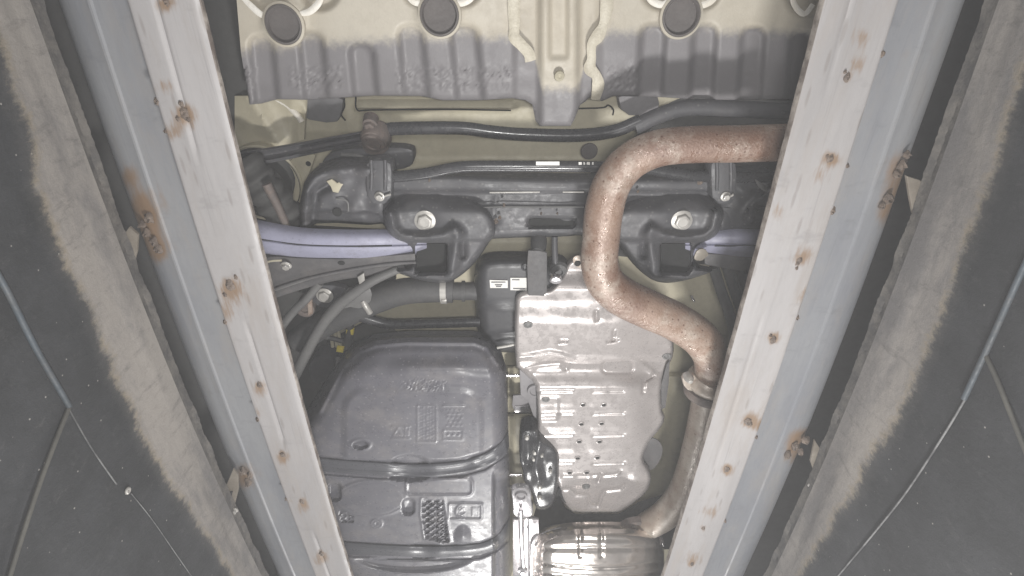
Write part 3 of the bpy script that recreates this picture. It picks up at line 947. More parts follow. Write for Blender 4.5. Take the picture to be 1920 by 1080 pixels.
def cup(cx, sgn, outline):
    """mounting cup: bolt seat on top, a folded rim below it and an open pocket"""
    mx = lambda x: cx + sgn * (x - 797)
    px0, px1 = sorted((mx(781), mx(838)))
    def fn(X, Y, D):
        U = 797 + (X - cx) * sgn
        z = .07 * (1 - np.sqrt(np.clip(1 - (1 - np.clip(D / 14, 0, 1)) ** 2, 0, 1))) * (.15 + .85 * np.maximum(sm(Y, 405, 455), 1 - sm(U, 725, 750)))
        z += .060 * (1 - sm(Y, 356, 404)) + .025 * sm(Y, 446, 456)
        z -= .022 * ridge(d_poly(U, Y, [(732, 400), (738, 428), (752, 441), (790, 447), (832, 441), (852, 428)]), 9)
        z -= .008 * ridge(d_poly(U, Y, [(765, 376), (790, 372), (820, 376)]), 12)
        z += .012 * ridge(np.hypot(U - 797, (Y - 414)) / 1.0, 22)
        z -= .026 * ridge(d_poly(U, Y, [(858, 440), (852, 480), (846, 512)]), 12)
        z += .075 * sm(-d_rrect(U, Y, 779, 455, 838, 514, 6), -1, 3)
        z -= .012 * ridge(d_poly(U, Y, [(745, 512), (790, 522), (840, 522), (880, 498)]), 7)
        z += .02 * ridge(d_poly(U, Y, [(868, 455), (868, 480)]), 6)
        return z
    o = relief('mounting_cup', [(mx(x), y) for x, y in outline], H_SF - .035, fn, m_black, sf, 3, 2, .015, label='pressed cup with a large bolt on the subframe')
    plate('pocket', [(mx(781), 457), (mx(836), 457), (mx(836), 512), (mx(781), 512)], H_SF + .02, .004, m_hole, sf, 0)
    bolt(mx(797), 414, H_SF - .027, 21, m_steel, sf, label='large zinc bolt in the mounting cup')


OUT = [(712, 395), (735, 366), (780, 352), (835, 356), (885, 375), (915, 400), (935, 436), (918, 452), (900, 482), (872, 512), (840, 532), (795, 528), (745, 512), (735, 506), (770, 500), (776, 470), (735, 448), (722, 428)]
cup(797, 1, OUT)
cup(1278, -1, OUT)


def wing_fn(X, Y, D):
    z = .05 * (1 - np.sqrt(np.clip(1 - (1 - np.clip(D / 12, 0, 1)) ** 2, 0, 1)))
    z -= .025 * ridge(d_poly(X, Y, [(572, 425), (575, 360), (590, 335), (625, 322), (720, 318)]), 13)
    z += .02 * sm(Y, 392, 402)
    z += .02 * ridge(d_poly(X, Y, [(585, 410), (592, 360), (620, 345)]), 9)
    z += .006 * smooth_noise(X, Y, 60, 4)
    return z


wing = relief('mounting_arm', [(558, 425), (566, 350), (582, 322), (622, 306), (700, 300), (742, 322), (740, 400), (722, 424), (600, 416), (576, 428)], H_SF - .005, wing_fn, m_black, sf, 3.5, 1, .05)
wr = relief('mounting_arm', [(1330, 330), (1480, 318), (1500, 440), (1400, 430), (1335, 436)], H_SF + .0, lambda X, Y, D: .05 * (1 - np.sqrt(np.clip(1 - (1 - np.clip(D / 12, 0, 1)) ** 2, 0, 1))) + .012 * smooth_noise(X, Y, 50, 8) - .02 * ridge(d_poly(X, Y, [(1450, 350), (1410, 385), (1405, 410)]), 8), m_black, sf, 4, 1, .05)
plate('washer_clip', [(612, 340), (622, 336), (632, 344), (640, 338), (645, 335), (648, 340), (640, 350), (634, 362), (624, 360), (620, 350)], H_SF - .008, .004, m_cream, sf, .001, label='pale bent clip on the subframe')
lathe('hole', 632, 398, H_SF - .007, [(9, 0), (8, .001)], m_hole, sf, 18)
tube('weld_line', [(630, 373, H_SF - .012), (644, 374, H_SF - .012), (652, 380, H_SF - .012), (653, 396, H_SF - .012)], 1.6, m_rod, sf, 4, 6)
tube('weld_line', [(905, 389, H_SF - .002), (935, 388, H_SF - .002), (1000, 388, H_SF - .002), (1095, 388, H_SF - .002)], 1.2, m_rod, sf, 4, 6)
tube('weld_line', [(918, 361, H_SF + .006), (1012, 360, H_SF + .006)], 1.5, m_steel, sf, 4, 6)
tube('weld_line', [(1055, 360, H_SF + .006), (1095, 360, H_SF + .006)], 1.5, m_steel, sf, 4, 6)
for x in (690, 712, 1335, 1359):
    pass
for cx, nm in ((710, 'l'), (1358, 'r')):
    plate('bar_clamp', [(cx - 24, 300), (cx + 22, 300), (cx + 26, 330), (cx + 24, 384), (cx - 22, 384), (cx - 26, 330)], H_SF - .028, .04, m_black, sf, .008, 1, label='black clamp holding the stabiliser bar')
    tube('clamp_rib', [(cx - 14, 300, H_SF - .03), (cx - 13, 332, H_SF - .034), (cx - 14, 356, H_SF - .028)], 3.5, m_black, sf, 5, 8)
    tube('clamp_rib', [(cx + 12, 300, H_SF - .03), (cx + 13, 332, H_SF - .034), (cx + 12, 356, H_SF - .028)], 3.5, m_black, sf, 5, 8)
    bolt(cx + 2, 368, H_SF - .029, 9.5, m_steel, sf)
    tube('split_pin', [(cx + 11, 368, H_SF - .034), (cx + 16, 366, H_SF - .034), (cx + (23 if cx < 900 else 15), 364, H_SF - .034)], 2.2, m_steel, sf, 4, 8)
bar = tube('stabiliser_bar', [(722, 332, 1.15), (760, 330, 1.15), (800, 325, 1.15), (850, 315, 1.15), (890, 312, 1.15), (1000, 312, 1.15), (1130, 313, 1.15), (1210, 316, 1.15), (1260, 324, 1.15), (1330, 331, 1.15), (1460, 333, 1.15)], 10.5, m_gloss, car, 7, 18, label='glossy black stabiliser bar in front of the subframe')
plate('sticker', [(1005, 303), (1049, 303), (1049, 310), (1005, 310)], 1.137, .0006, m_label, bar, 0, label='narrow white sticker')
for i, (a, b_) in enumerate(((1085, 1091), (1094, 1097), (1100, 1106), (1110, 1113))):
    plate('print_mark', [(a, 304), (b_, 304), (b_, 309), (a, 309)], 1.137, .0006, m_label, bar, 0)
lathe('hole_plug', 1105, 284, 1.345, [(16, -.002), (15, .002), (12, .003), (2, .002)], m_plug, car, 24)
for x, y, r in ((1313, 341, 6), (1350, 331, 4), (1342, 356, 4), (1196, 359, 3), (805, 338, 3), (1015, 400, 2.5), (1045, 400, 2.5), (930, 415, 5), (945, 385, 3.5), (937, 408, 3.5)):
    nugget(x, y, H_SF - .012, r * 1.4, sf, 'paint_chip', .004)
for pts in ([(1416, 335), (1425, 342), (1438, 352), (1440, 360), (1430, 358), (1420, 348)], [(1158, 428), (1172, 424), (1176, 430), (1170, 437), (1160, 433)], [(1302, 480), (1308, 468), (1322, 466), (1330, 478), (1322, 484), (1316, 490), (1302, 488)]):
    plate('sealant_patch', pts, H_SF - .03, .004, m_bracket if pts[0][0] == 1302 else m_rod, sf, .001, 1)

# -- control arms
def arm_prof(u, s):
    z = .030 * (abs(u - .48) / .52) ** 2.4
    z += .006 * math.exp(-((u - .56) / .025) ** 2)
    return z


la = strip('control_arm', [(440, 402, 1.13), (482, 414, 1.13), (560, 428, 1.13), (640, 432, 1.13), (720, 432, 1.145), (800, 432, 1.175)], [(440, 468, 1.13), (482, 474, 1.13), (560, 482, 1.13), (640, 484, 1.13), (720, 483, 1.145), (800, 478, 1.175)],
           m_arm, car, arm_prof, 12, 36, .006, label='pale lavender lower control arm on the left', sharp=60)
tube('crease', [(470, 440, 1.134), (482, 447, 1.134), (520, 452, 1.134), (560, 458, 1.134), (640, 461, 1.134), (700, 461, 1.142), (735, 460, 1.152)], 1.3, m_hole, la, 6, 6)
plate('arm_flange', [(480, 478), (560, 484), (640, 486), (778, 476), (779, 493), (730, 496), (640, 508), (560, 528), (500, 545), (470, 520)], 1.165, .006, m_armdirt, la, .002, label='dusty dark flange under the arm')
tube('flange_lip', [(780, 492, 1.162), (730, 495, 1.162), (650, 507, 1.162), (570, 524, 1.162), (505, 545, 1.162)], 3, m_armdirt, la, 6, 8)
lathe('hole', 640, 493, 1.1645, [(7, 0), (6, .001)], m_hole, la, 16, ry=.7)
bolt(537, 497, 1.158, 10, m_steel, la, tilt=(.4, 0))
tube('brake_wire', [(498, 492, 1.15), (510, 489, 1.15), (528, 488, 1.15)], 2, m_cream, la, 4, 6)
ra = strip('control_arm', [(1285, 432, 1.175), (1360, 430, 1.145), (1420, 432, 1.13), (1500, 430, 1.13)], [(1285, 480, 1.175), (1360, 481, 1.145), (1420, 482, 1.13), (1500, 484, 1.13)], m_arm, car, arm_prof, 12, 36, .006,
           label='pale lavender lower control arm on the right', sharp=60)
tube('crease', [(1340, 461, 1.151), (1380, 461, 1.141), (1428, 460, 1.134), (1470, 460, 1.134)], 1.3, m_hole, ra, 6, 6)
plate('arm_flange', [(1320, 476), (1500, 482), (1500, 520), (1420, 514), (1350, 502), (1322, 496)], 1.165, .006, m_armdirt, ra, .002)
tube('lateral_link', [(470, 565, 1.2), (540, 540, 1.2), (620, 518, 1.2), (700, 506, 1.2), (760, 500, 1.2)], 11, m_armdirt, car, 6, 12, label='dusty lateral link below the left arm', flat=.7)
tube('link_lip', [(510, 545, 1.185), (600, 516, 1.185), (690, 500, 1.185), (770, 494, 1.185)], 3, m_rod, car, 6, 8)

# -- hoses, brake pipes and small fittings on the left
hz = tube('filler_hose', [(560, 640, 1.26), (610, 606, 1.25), (660, 582, 1.24), (710, 560, 1.24), (760, 546, 1.24), (820, 543, 1.24), (850, 544, 1.24)], [24, 25, 26, 26, 25, 24, 24], m_hose, car, 7, 18, label='thick black filler hose leading to the canister')
tube('hose_neck', [(836, 545, 1.24), (860, 546, 1.24), (905, 546, 1.24)], [15, 17, 17], m_hose, car, 5, 16)
tube('hose_neck_ring', [(866, 546, 1.24), (872, 546, 1.24)], [20, 20], m_hose, car, 3, 16)
tube('hose_clamp', [(827, 544, 1.24), (838, 544, 1.24)], [26, 26], m_steel, hz, 3, 20, label='bright metal band around the hose')
plate('clamp_ear', [(828, 562), (837, 562), (837, 567), (828, 567)], 1.20, .01, m_steel, hz, .001)
tube('lower_rod', [(655, 588, 1.22), (690, 598, 1.22), (730, 608, 1.22), (800, 607, 1.22), (900, 604, 1.22)], 9, m_gloss, car, 6, 14, label='black rod above the fuel tank')
tube('brake_pipe', [(748, 504, 1.19), (700, 526, 1.185), (655, 556, 1.185), (628, 580, 1.185), (600, 616, 1.185), (565, 680, 1.19), (520, 770, 1.2)], [8, 9, 11, 11, 10, 10, 10], m_rod, car, 7, 12, label='grey brake hose slanting down to the left')
tube('brake_pipe', [(600, 530, 1.2), (575, 560, 1.2), (545, 590, 1.2), (500, 650, 1.2)], 8, m_rod, car, 6, 10)
plate('hose_bracket', [(640, 545), (690, 530), (700, 560), (680, 580), (650, 575), (630, 590)], 1.2, .004, m_rod, car, .002, 1)
plate('pivot_bracket', [(578, 535), (640, 535), (660, 555), (640, 580), (585, 575)], 1.225, .02, m_black, car, .004, 1)
bolt(609, 554, 1.222, 16, m_steel, car, label='zinc flange bolt above the brake hose')
lathe('rusty_sleeve', 572, 578, 1.225, [(18, -.04), (18, .004), (15, .006), (8, .006), (7, .002)], m_rustjoint, car, 22)
plate('sleeve_tab', [(576, 562), (584, 560), (586, 588), (578, 592)], 1.215, .008, m_rust, car, .001)
plate('clip', [(670, 520), (682, 512), (684, 526), (674, 534)], 1.18, .004, m_steel, car, .001)
tube('hose_clip', [(681, 565, 1.205), (686, 574, 1.2), (694, 586, 1.205)], 6, m_steel, car, 4, 10)
plate('yellow_clip', [(649, 618), (663, 619), (662, 629), (648, 627)], 1.235, .012, m_yellow, car, .002, label='yellow plastic clip, upper')
plate('yellow_clip', [(631, 652), (644, 654), (643, 662), (630, 660)], 1.225, .012, m_yellow, car, .002, label='yellow plastic clip, lower')
plate('blue_clip', [(592, 632), (600, 631), (600, 641), (592, 642)], 1.23, .01, m_blue, car, .002)
tube('connector', [(658, 596, 1.25), (656, 612, 1.245), (654, 632, 1.245), (650, 650, 1.25)], [7, 7, 8, 9], m_hose, car, 5, 10)
for dx in (0, 8, 15):
    tube('wiring', [(617 + dx, 606, 1.28), (620 + dx, 625, 1.28), (624 + dx, 650, 1.28)], 3.4, m_cream, car, 4, 8)
tube('brake_pipe', [(590, 628, 1.25), (620, 634, 1.245), (650, 642, 1.25)], 4.5, m_hose, car, 5, 8)
plate('vent_valve', [(575, 690), (590, 668), (618, 664), (630, 690), (616, 716), (585, 724)], 1.25, .05, m_can, car, .008, 2)
tube('vent_pipe', [(634, 672, 1.235), (633, 690, 1.235), (625, 708, 1.235), (612, 722, 1.235)], 5, m_rod, car, 6, 10, label='pale bent vent pipe beside the tank')
# hoses on the right, behind the rail
for x, d, r in ((1338, 0, 10), (1362, 6, 9), (1386, 10, 8)):
    tube('brake_hose', [(x, 500, 1.25), (x + 14, 545, 1.24), (x + 30, 590, 1.235), (x + 40, 640, 1.24), (x + 36, 700, 1.24)], r, m_hose, car, 6, 12)
tube('bright_clip', [(1297, 554, 1.33), (1299, 560, 1.328), (1302, 565, 1.33)], 2, m_polish, car, 3, 8)

# -- charcoal canister
can = relief('charcoal_canister', [(888, 520), (893, 496), (905, 482), (940, 477), (1050, 480), (1060, 660), (930, 662), (900, 652), (893, 600)], 1.17,
             lambda X, Y, D: .09 * (1 - np.sqrt(np.clip(1 - (1 - np.clip(D / 22, 0, 1)) ** 2, 0, 1))) + .012 * sm(Y, 560, 575) - .006 * ridge(Y - 572, 6) + .01 * sm(Y, 622, 632), m_can, car, 4, 2, .02, label='black plastic canister half hidden by the heat shield')
plate('sticker', [(918, 525), (952, 526), (952, 540), (919, 540)], 1.167, .0008, m_label, can, 0, label='small white sticker')
plate('sticker', [(957, 521), (988, 521), (988, 545), (957, 544)], 1.167, .0008, m_label, can, 0, label='square white sticker')
for a, b_, y in ((921, 948, 528.5), (928, 942, 533.5), (930, 940, 536.5), (960, 974, 524), (962, 984, 540.5)):
    plate('print_line', [(a, y), (b_, y), (b_, y + 1.6), (a, y + 1.6)], 1.1655, .0008, m_print, can, 0)
lathe('nozzle', 985, 500, 1.172, [(9, -.01), (8, .006), (5, .008), (3, .004)], m_can, can, 16)
tube('bleed_pipe', [(932, 652, 1.165), (948, 649, 1.165), (966, 645, 1.165)], 3, m_steel, can, 4, 8)
plate('hanger_strap', [(990, 470), (1012, 470), (1026, 474), (1026, 548), (1020, 556), (990, 556), (988, 500)], 1.142, .005, m_armdirt, car, .003, 0, label='grey hanger strap above the heat shield')
tube('hanger_pin', [(1010, 448, 1.19), (1010, 462, 1.17), (1008, 474, 1.15)], [15, 15, 12], m_hose, car, 4, 14)
tube('hanger_pin', [(1040, 444, 1.2), (1040, 470, 1.19), (1042, 500, 1.18)], 6, m_black, car, 4, 10)
lathe('rubber_hanger', 1047, 508, 1.18, [(20, -.04), (20, .0), (16, .008), (8, .01), (6, .004)], m_hose, car, 22)
lathe('bright_stud', 1042, 524, 1.135, [(12, -.01), (12, .004), (9, .008), (2, .009)], m_polish, car, 18, ry=.7)

# -- heat shield over the propshaft side
SHD = [(965, 562), (972, 551), (990, 546), (1028, 545), (1040, 535), (1056, 512), (1062, 494), (1074, 484), (1090, 482), (1104, 492), (1125, 540), (1160, 575), (1215, 606), (1262, 630), (1264, 664), (1252, 688), (1240, 720), (1240, 766), (1248, 785), (1236, 806),
       (1221, 822), (1208, 846), (1205, 862), (1218, 880), (1222, 900), (1212, 924), (1190, 942), (1166, 958), (1154, 963), (1078, 963), (1062, 950), (1052, 935), (1046, 908), (1030, 880), (1008, 830), (1008, 742), (1002, 716), (978, 696), (965, 684)]
ROWS = [734, 756, 775, 800, 816, 842, 868, 893]


def shield_fn(X, Y, D):
    z = .018 * (1 - np.clip(D / 7, 0, 1)) ** 2
    z += .022 * sm(X, 1150, 1245) * sm(Y, 560, 640) * (1 - sm(Y, 690, 760))
    z += .018 * (1 - sm(Y, 560, 610)) + .03 * (1 - sm(Y, 505, 545))
    z += .016 * sm(Y, 664, 680) - .030 * sm(Y, 690, 732)
    z += .0016 * smooth_noise(X, Y, 130, 12) + .00035 * smooth_noise(X, Y, 40, 13)
    # crumpled fold
    z -= .006 * ridge(d_poly(X, Y, [(970, 672), (1000, 668), (1030, 662), (1052, 666), (1080, 676), (1130, 676), (1180, 672), (1205, 684), (1222, 696)]), 5)
    z += .005 * ridge(d_poly(X, Y, [(975, 692), (1010, 684), (1050, 680), (1062, 690)]), 5)
    for i, y in enumerate(ROWS):
        for a, b_ in ((1008, 1074), (1112, 1170)):
            if i % 2 == 0: z += .0042 * ridge(d_poly(X, Y, [(a, y + (1 if i else 0)), (b_, y - 1)]), 2.6)
            else: z -= .0022 * ridge(d_poly(X, Y, [(a, y), (b_, y - 1)]), 6)
    for a in ([(1055, 892), (1108, 892), (1125, 890)], [(1122, 902), (1126, 893), (1138, 891), (1158, 889), (1162, 884)], [(1056, 918), (1068, 918), (1078, 928), (1102, 929), (1105, 947), (1122, 949), (1128, 930), (1134, 920), (1164, 917), (1170, 910)],
              [(1150, 638), (1152, 620)], [(1140, 640), (1158, 637)], [(1118, 584), (1119, 600)], [(1050, 640), (1062, 640)], [(1206, 735), (1208, 715), (1224, 706)]):
        z += .006 * ridge(d_poly(X, Y, a), 3)
    z += .004 * ridge(d_rrect(X, Y, 1131, 678, 1186, 698, 8), 3)
    z += .007 * sm(-d_rrect(X, Y, 1008, 741, 1050, 790, 10), -3, 8)
    z -= .010 * ridge(np.hypot(X - 1196, Y - 890) - 4, 16)
    z += .02 * sm(X, 1180, 1240) * sm(Y, 700, 740) * (1 - sm(Y, 800, 850))
    return z


sh = relief('heat_shield', SHD, 1.125, shield_fn, m_shield, car, 2.6, 1, .005, label='dented grey aluminium heat shield with punched holes', sharp=70)
for x, y in ((1093, 759), (1132, 759), (1090, 795), (1128, 794), (1086, 828), (1124, 828), (1083, 859), (1120, 858), (1068, 886), (1100, 886)):
    hz_ = 1.125 + float(shield_fn(np.array([float(x)]), np.array([float(y)]), np.array([50.]))[0])
    lathe('punched_hole', x, y, hz_ - .0002, [(6.2, -.002), (6.0, .0016), (4.6, .0022), (3.9, .0006)], m_shield, sh, 18, ry=.85, cap=False)
    lathe('punched_hole', x, y, hz_ - .0012, [(4.2, -.001), (3.8, .0007)], m_hole, sh, 14, ry=.85)
for x, y, r in ((990, 608, 7), (1250, 667, 7), (1023, 748, 6), (1099, 911, 6)):
    hz_ = 1.125 + float(shield_fn(np.array([float(x)]), np.array([float(y)]), np.array([50.]))[0])
    lathe('fixing_clip', x, y, hz_ + .001, [(r + 2, -.003), (r + 1.5, .004), (r - 1, .005), (r * .5, .003), (1, .004)], m_rod, sh, 18, ry=.85)
plate('shield_eyelet', [(1072, 484), (1084, 478), (1098, 482), (1106, 495), (1096, 506), (1078, 500)], 1.118, .004, m_rust2, sh, .001, 2)
lathe('eyelet_hole', 1083, 494, 1.1175, [(6.5, -.001), (6, .0005)], m_hole, sh, 16)
plate('shield_flap', [(1220, 820), (1236, 826), (1244, 842), (1238, 864), (1224, 882), (1212, 880), (1204, 862), (1208, 846)], 1.142, .003, m_armdirt, sh, .001, 1)
plate('shield_flap', [(1250, 684), (1256, 676), (1254, 720), (1248, 764), (1240, 768), (1240, 722)], 1.146, .003, m_armdirt, sh, .001)
# dark plate and body side beside the shield
plate('tunnel_bracket', [(974, 692), (1004, 718), (1010, 740), (1010, 785), (1004, 792), (990, 752), (976, 740)], 1.155, .005, m_under, car, .002, 0)
lathe('tunnel_ring', 1004, 733, 1.15, [(16, -.002), (15, .003), (11, .003), (10, -.001), (4, -.001)], m_under, car, 22)
relief('frame_rail', [(952, 690), (1012, 690), (1012, 905), (952, 1100)], 1.24, lambda X, Y, D: .02 * sm(X, 990, 1006) + .03 * (1 - sm(X, 952, 966)) + .03 * (1 - sm(Y, 775, 782)) - .01 * ridge(Y - 702, 4) - .02 * (1 - sm(Y, 768, 776)) * sm(Y, 735, 745), m_cream, car, 4, 0, .01, label='beige frame rail between tank and heat shield')
plate('shackle_plate', [(962, 742), (990, 740), (994, 760), (994, 774), (966, 774), (960, 760)], 1.21, .004, m_under, car, .002)
plate('shackle_tab', [(966, 762), (992, 762), (994, 773), (964, 773)], 1.205, .003, m_polish, car, .001)
tube('cross_rod', [(948, 704, 1.22), (976, 704, 1.22)], 3, m_polish, car, 3, 8)
tube('cross_rod', [(950, 890, 1.2), (978, 890, 1.2)], 3, m_polish, car, 3, 8)
tube('cross_rod', [(950, 913, 1.2), (982, 913, 1.2)], 3, m_steel, car, 3, 8)
# black suspension bracket at the lower middle
bk = relief('exhaust_hanger_bracket', [(976, 812), (984, 805), (1006, 803), (1012, 818), (1024, 828), (1040, 838), (1049, 852), (1048, 900), (1044, 930), (1036, 950), (1016, 958), (1002, 950), (998, 925), (982, 905), (980, 880), (973, 860)], 1.09,
             lambda X, Y, D: .02 * (1 - np.clip(D / 6, 0, 1)) ** 2 + .003 * smooth_noise(X, Y, 30, 21) + .014 * ridge(d_poly(X, Y, [(990, 815), (990, 870)]), 8) - .015 * ridge(d_poly(X, Y, [(1012, 830), (1005, 870), (1010, 900)]), 8), m_gloss, car, 2.5, 1, .05, label='glossy dark hanger bracket with bright wet spots')
for x, y, r in ((1003, 850, 4), (1001, 862, 3.5), (1016, 855, 3), (1012, 915, 4), (1012, 935, 4), (988, 822, 4), (1032, 885, 3)):
    lathe('rivet', x, y, 1.082, [(r + 1, -.006), (r, .002), (r * .5, .004)], m_steel, bk, 12)
relief('rear_crossmember', [(1010, 940), (1046, 912), (1060, 955), (1080, 968), (1160, 968), (1200, 945), (1250, 930), (1300, 930), (1280, 1030), (1000, 1030), (1000, 975)], 1.2, lambda X, Y, D: .02 * smooth_noise(X, Y, 60, 2), m_darkgap, car, 6, 0, .01)
plate('tail_hook', [(1046, 912), (1060, 924), (1074, 936), (1073, 944), (1062, 946), (1050, 936)], 1.115, .01, m_gloss, car, .003, 1)
# polished link and its rod
pl = relief('polished_link_shield', [(962, 975), (998, 972), (1010, 975), (1010, 1100), (962, 1100)], 1.10, lambda X, Y, D: .04 * np.abs(np.sin((X - 962) * .065)) + .0 * Y, m_polish, car, 3, 0, .01, label='polished metal shield beside the fuel tank')
plate('link_head', [(958, 922), (966, 916), (990, 916), (997, 930), (996, 944), (1000, 956), (999, 968), (988, 972), (962, 970), (962, 945)], 1.075, .02, m_polish, car, .004, 1, label='bright metal link head')
lathe('link_bush', 977, 930, 1.07, [(12, -.004), (11, .003), (8, .004), (7, -.001), (3, .001)], m_under, car, 18)
tube('link_rod', [(976, 955, 1.06), (977, 990, 1.06), (979, 1030, 1.06), (982, 1066, 1.06)], [5, 4.5, 4.5, 4], m_polish, car, 5, 12, label='thin polished rod')
lathe('rod_nut', 980, 1070, 1.055, [(9, -.006), (9, .004), (5, .006), (4, .012), (1, .012)], m_polish, car, 18)
tube('muffler_seam', [(1008, 1002, 1.05), (1000, 1012, 1.05), (997, 1040, 1.05), (996, 1100, 1.05)], [3, 5, 5, 5], m_polish, car, 5, 10)

# -- exhaust pipe
ex = tube('exhaust_pipe', [(1560, 262, 1.05), (1480, 267, 1.05), (1380, 270, 1.05), (1285, 272, 1.05), (1228, 280, 1.05), (1180, 304, 1.05), (1148, 344, 1.05), (1133, 392, 1.05), (1127, 445, 1.05), (1124, 490, 1.05), (1135, 528, 1.05), (1166, 556, 1.055),
                           (1215, 580, 1.06), (1268, 604, 1.065), (1312, 634, 1.07), (1333, 668, 1.075), (1334, 700, 1.08), (1330, 722, 1.08)],
          [34, 34, 34, 34, 34.5, 35, 35.5, 36, 35, 35, 36, 37, 37, 36, 35, 33, 31, 30], m_rust, car, 8, 32, label='pinkish rusty exhaust pipe bending around the subframe')
nugget(1138, 556, 1.012, 7, ex, 'bright_chip', .003)
ex2 = tube('tail_pipe', [(1331, 722, 1.08), (1324, 770, 1.08), (1312, 830, 1.08), (1296, 890, 1.08), (1276, 934, 1.075), (1246, 966, 1.078), (1214, 986, 1.085), (1184, 1006, 1.10)], [29, 29, 29, 29, 28, 26, 24, 22], m_rust2, car, 8, 28, label='grey brown tail pipe running down to the muffler')
tube('flange', [(1336, 706, 1.08), (1333, 712, 1.08), (1330, 719, 1.08), (1327, 726, 1.08)], [38, 43, 43, 38], m_rust2, ex2, 4, 28, label='bolted exhaust flange')
tube('gasket', [(1327, 726, 1.08), (1325, 732, 1.08), (1323, 738, 1.08)], [42, 43, 41], m_rustjoint, ex2, 3, 28)
plate('flange_ear', [(1278, 706), (1300, 700), (1310, 716), (1308, 738), (1284, 730)], 1.062, .012, m_rust2, ex2, .003, 1)
lathe('flange_nut', 1291, 708, 1.06, [(9, -.01), (9, .006, 1), (7, .012, 1), (4, .018), (1, .019)], m_steel, ex2, 20)

# -- muffler
def muf_fn(X, Y, D):
    R = 40
    z = .085 * (1 - np.sqrt(np.clip(1 - (1 - np.clip(D / R, 0, 1)) ** 2, 0, 1)))
    z += .010 * ((X - 1122) / 110) ** 2 * 2
    for y in (1056, 1074, 1100):
        z += .006 * ridge(Y - y - 8 + .0012 * (X - 1122) ** 2 * .6, 3)
    for x in (1088, 1128):
        z += .0035 * ridge(X - x, 3) * (Y < 1046)
    z += .006 * ridge(Y - 1028, 5)
    z -= .012 * np.clip(1 - D / 4, 0, 1)
    z += .0005 * smooth_noise(X, Y, 60, 31)
    return z


mu = relief('muffler', [(1001, 1200), (1001, 1040), (1004, 1014), (1016, 1000), (1040, 991), (1088, 986), (1165, 986), (1212, 990), (1236, 1000), (1245, 1020), (1246, 1080), (1236, 1200)], 1.0, muf_fn, m_muffler, car, 2.6, 1, .015, label='shiny ribbed muffler with brownish heat tint', sharp=80)
tube('muffler_rim', [(1006, 1022, 1.075), (1018, 1002, 1.08), (1045, 992, 1.082), (1100, 987, 1.082), (1165, 987, 1.082), (1212, 991, 1.082), (1235, 1001, 1.08), (1244, 1022, 1.075)], 3.2, m_polish, mu, 6, 10)
lathe('inlet_collar', 1192, 1000, 1.072, [(34, -.02), (33, .0), (28, .004), (22, -.002)], m_rustjoint, mu, 26, cap=False)

# -- fuel tank
H_T = 1.06
TANK = [(520, 1200), (520, 830), (575, 775), (608, 722), (640, 672), (664, 648), (700, 634), (760, 629), (890, 629), (918, 637), (938, 660), (949, 696), (953, 800), (956, 900), (958, 1200)]


def strap1_y(X): return np.interp(X, [560, 620, 700, 780, 860, 910, 955], [868, 874, 880, 884, 878, 864, 835])
def strap2_y(X): return np.interp(X, [560, 650, 740, 820, 900, 930, 960], [1020, 1028, 1034, 1036, 1032, 1020, 995])


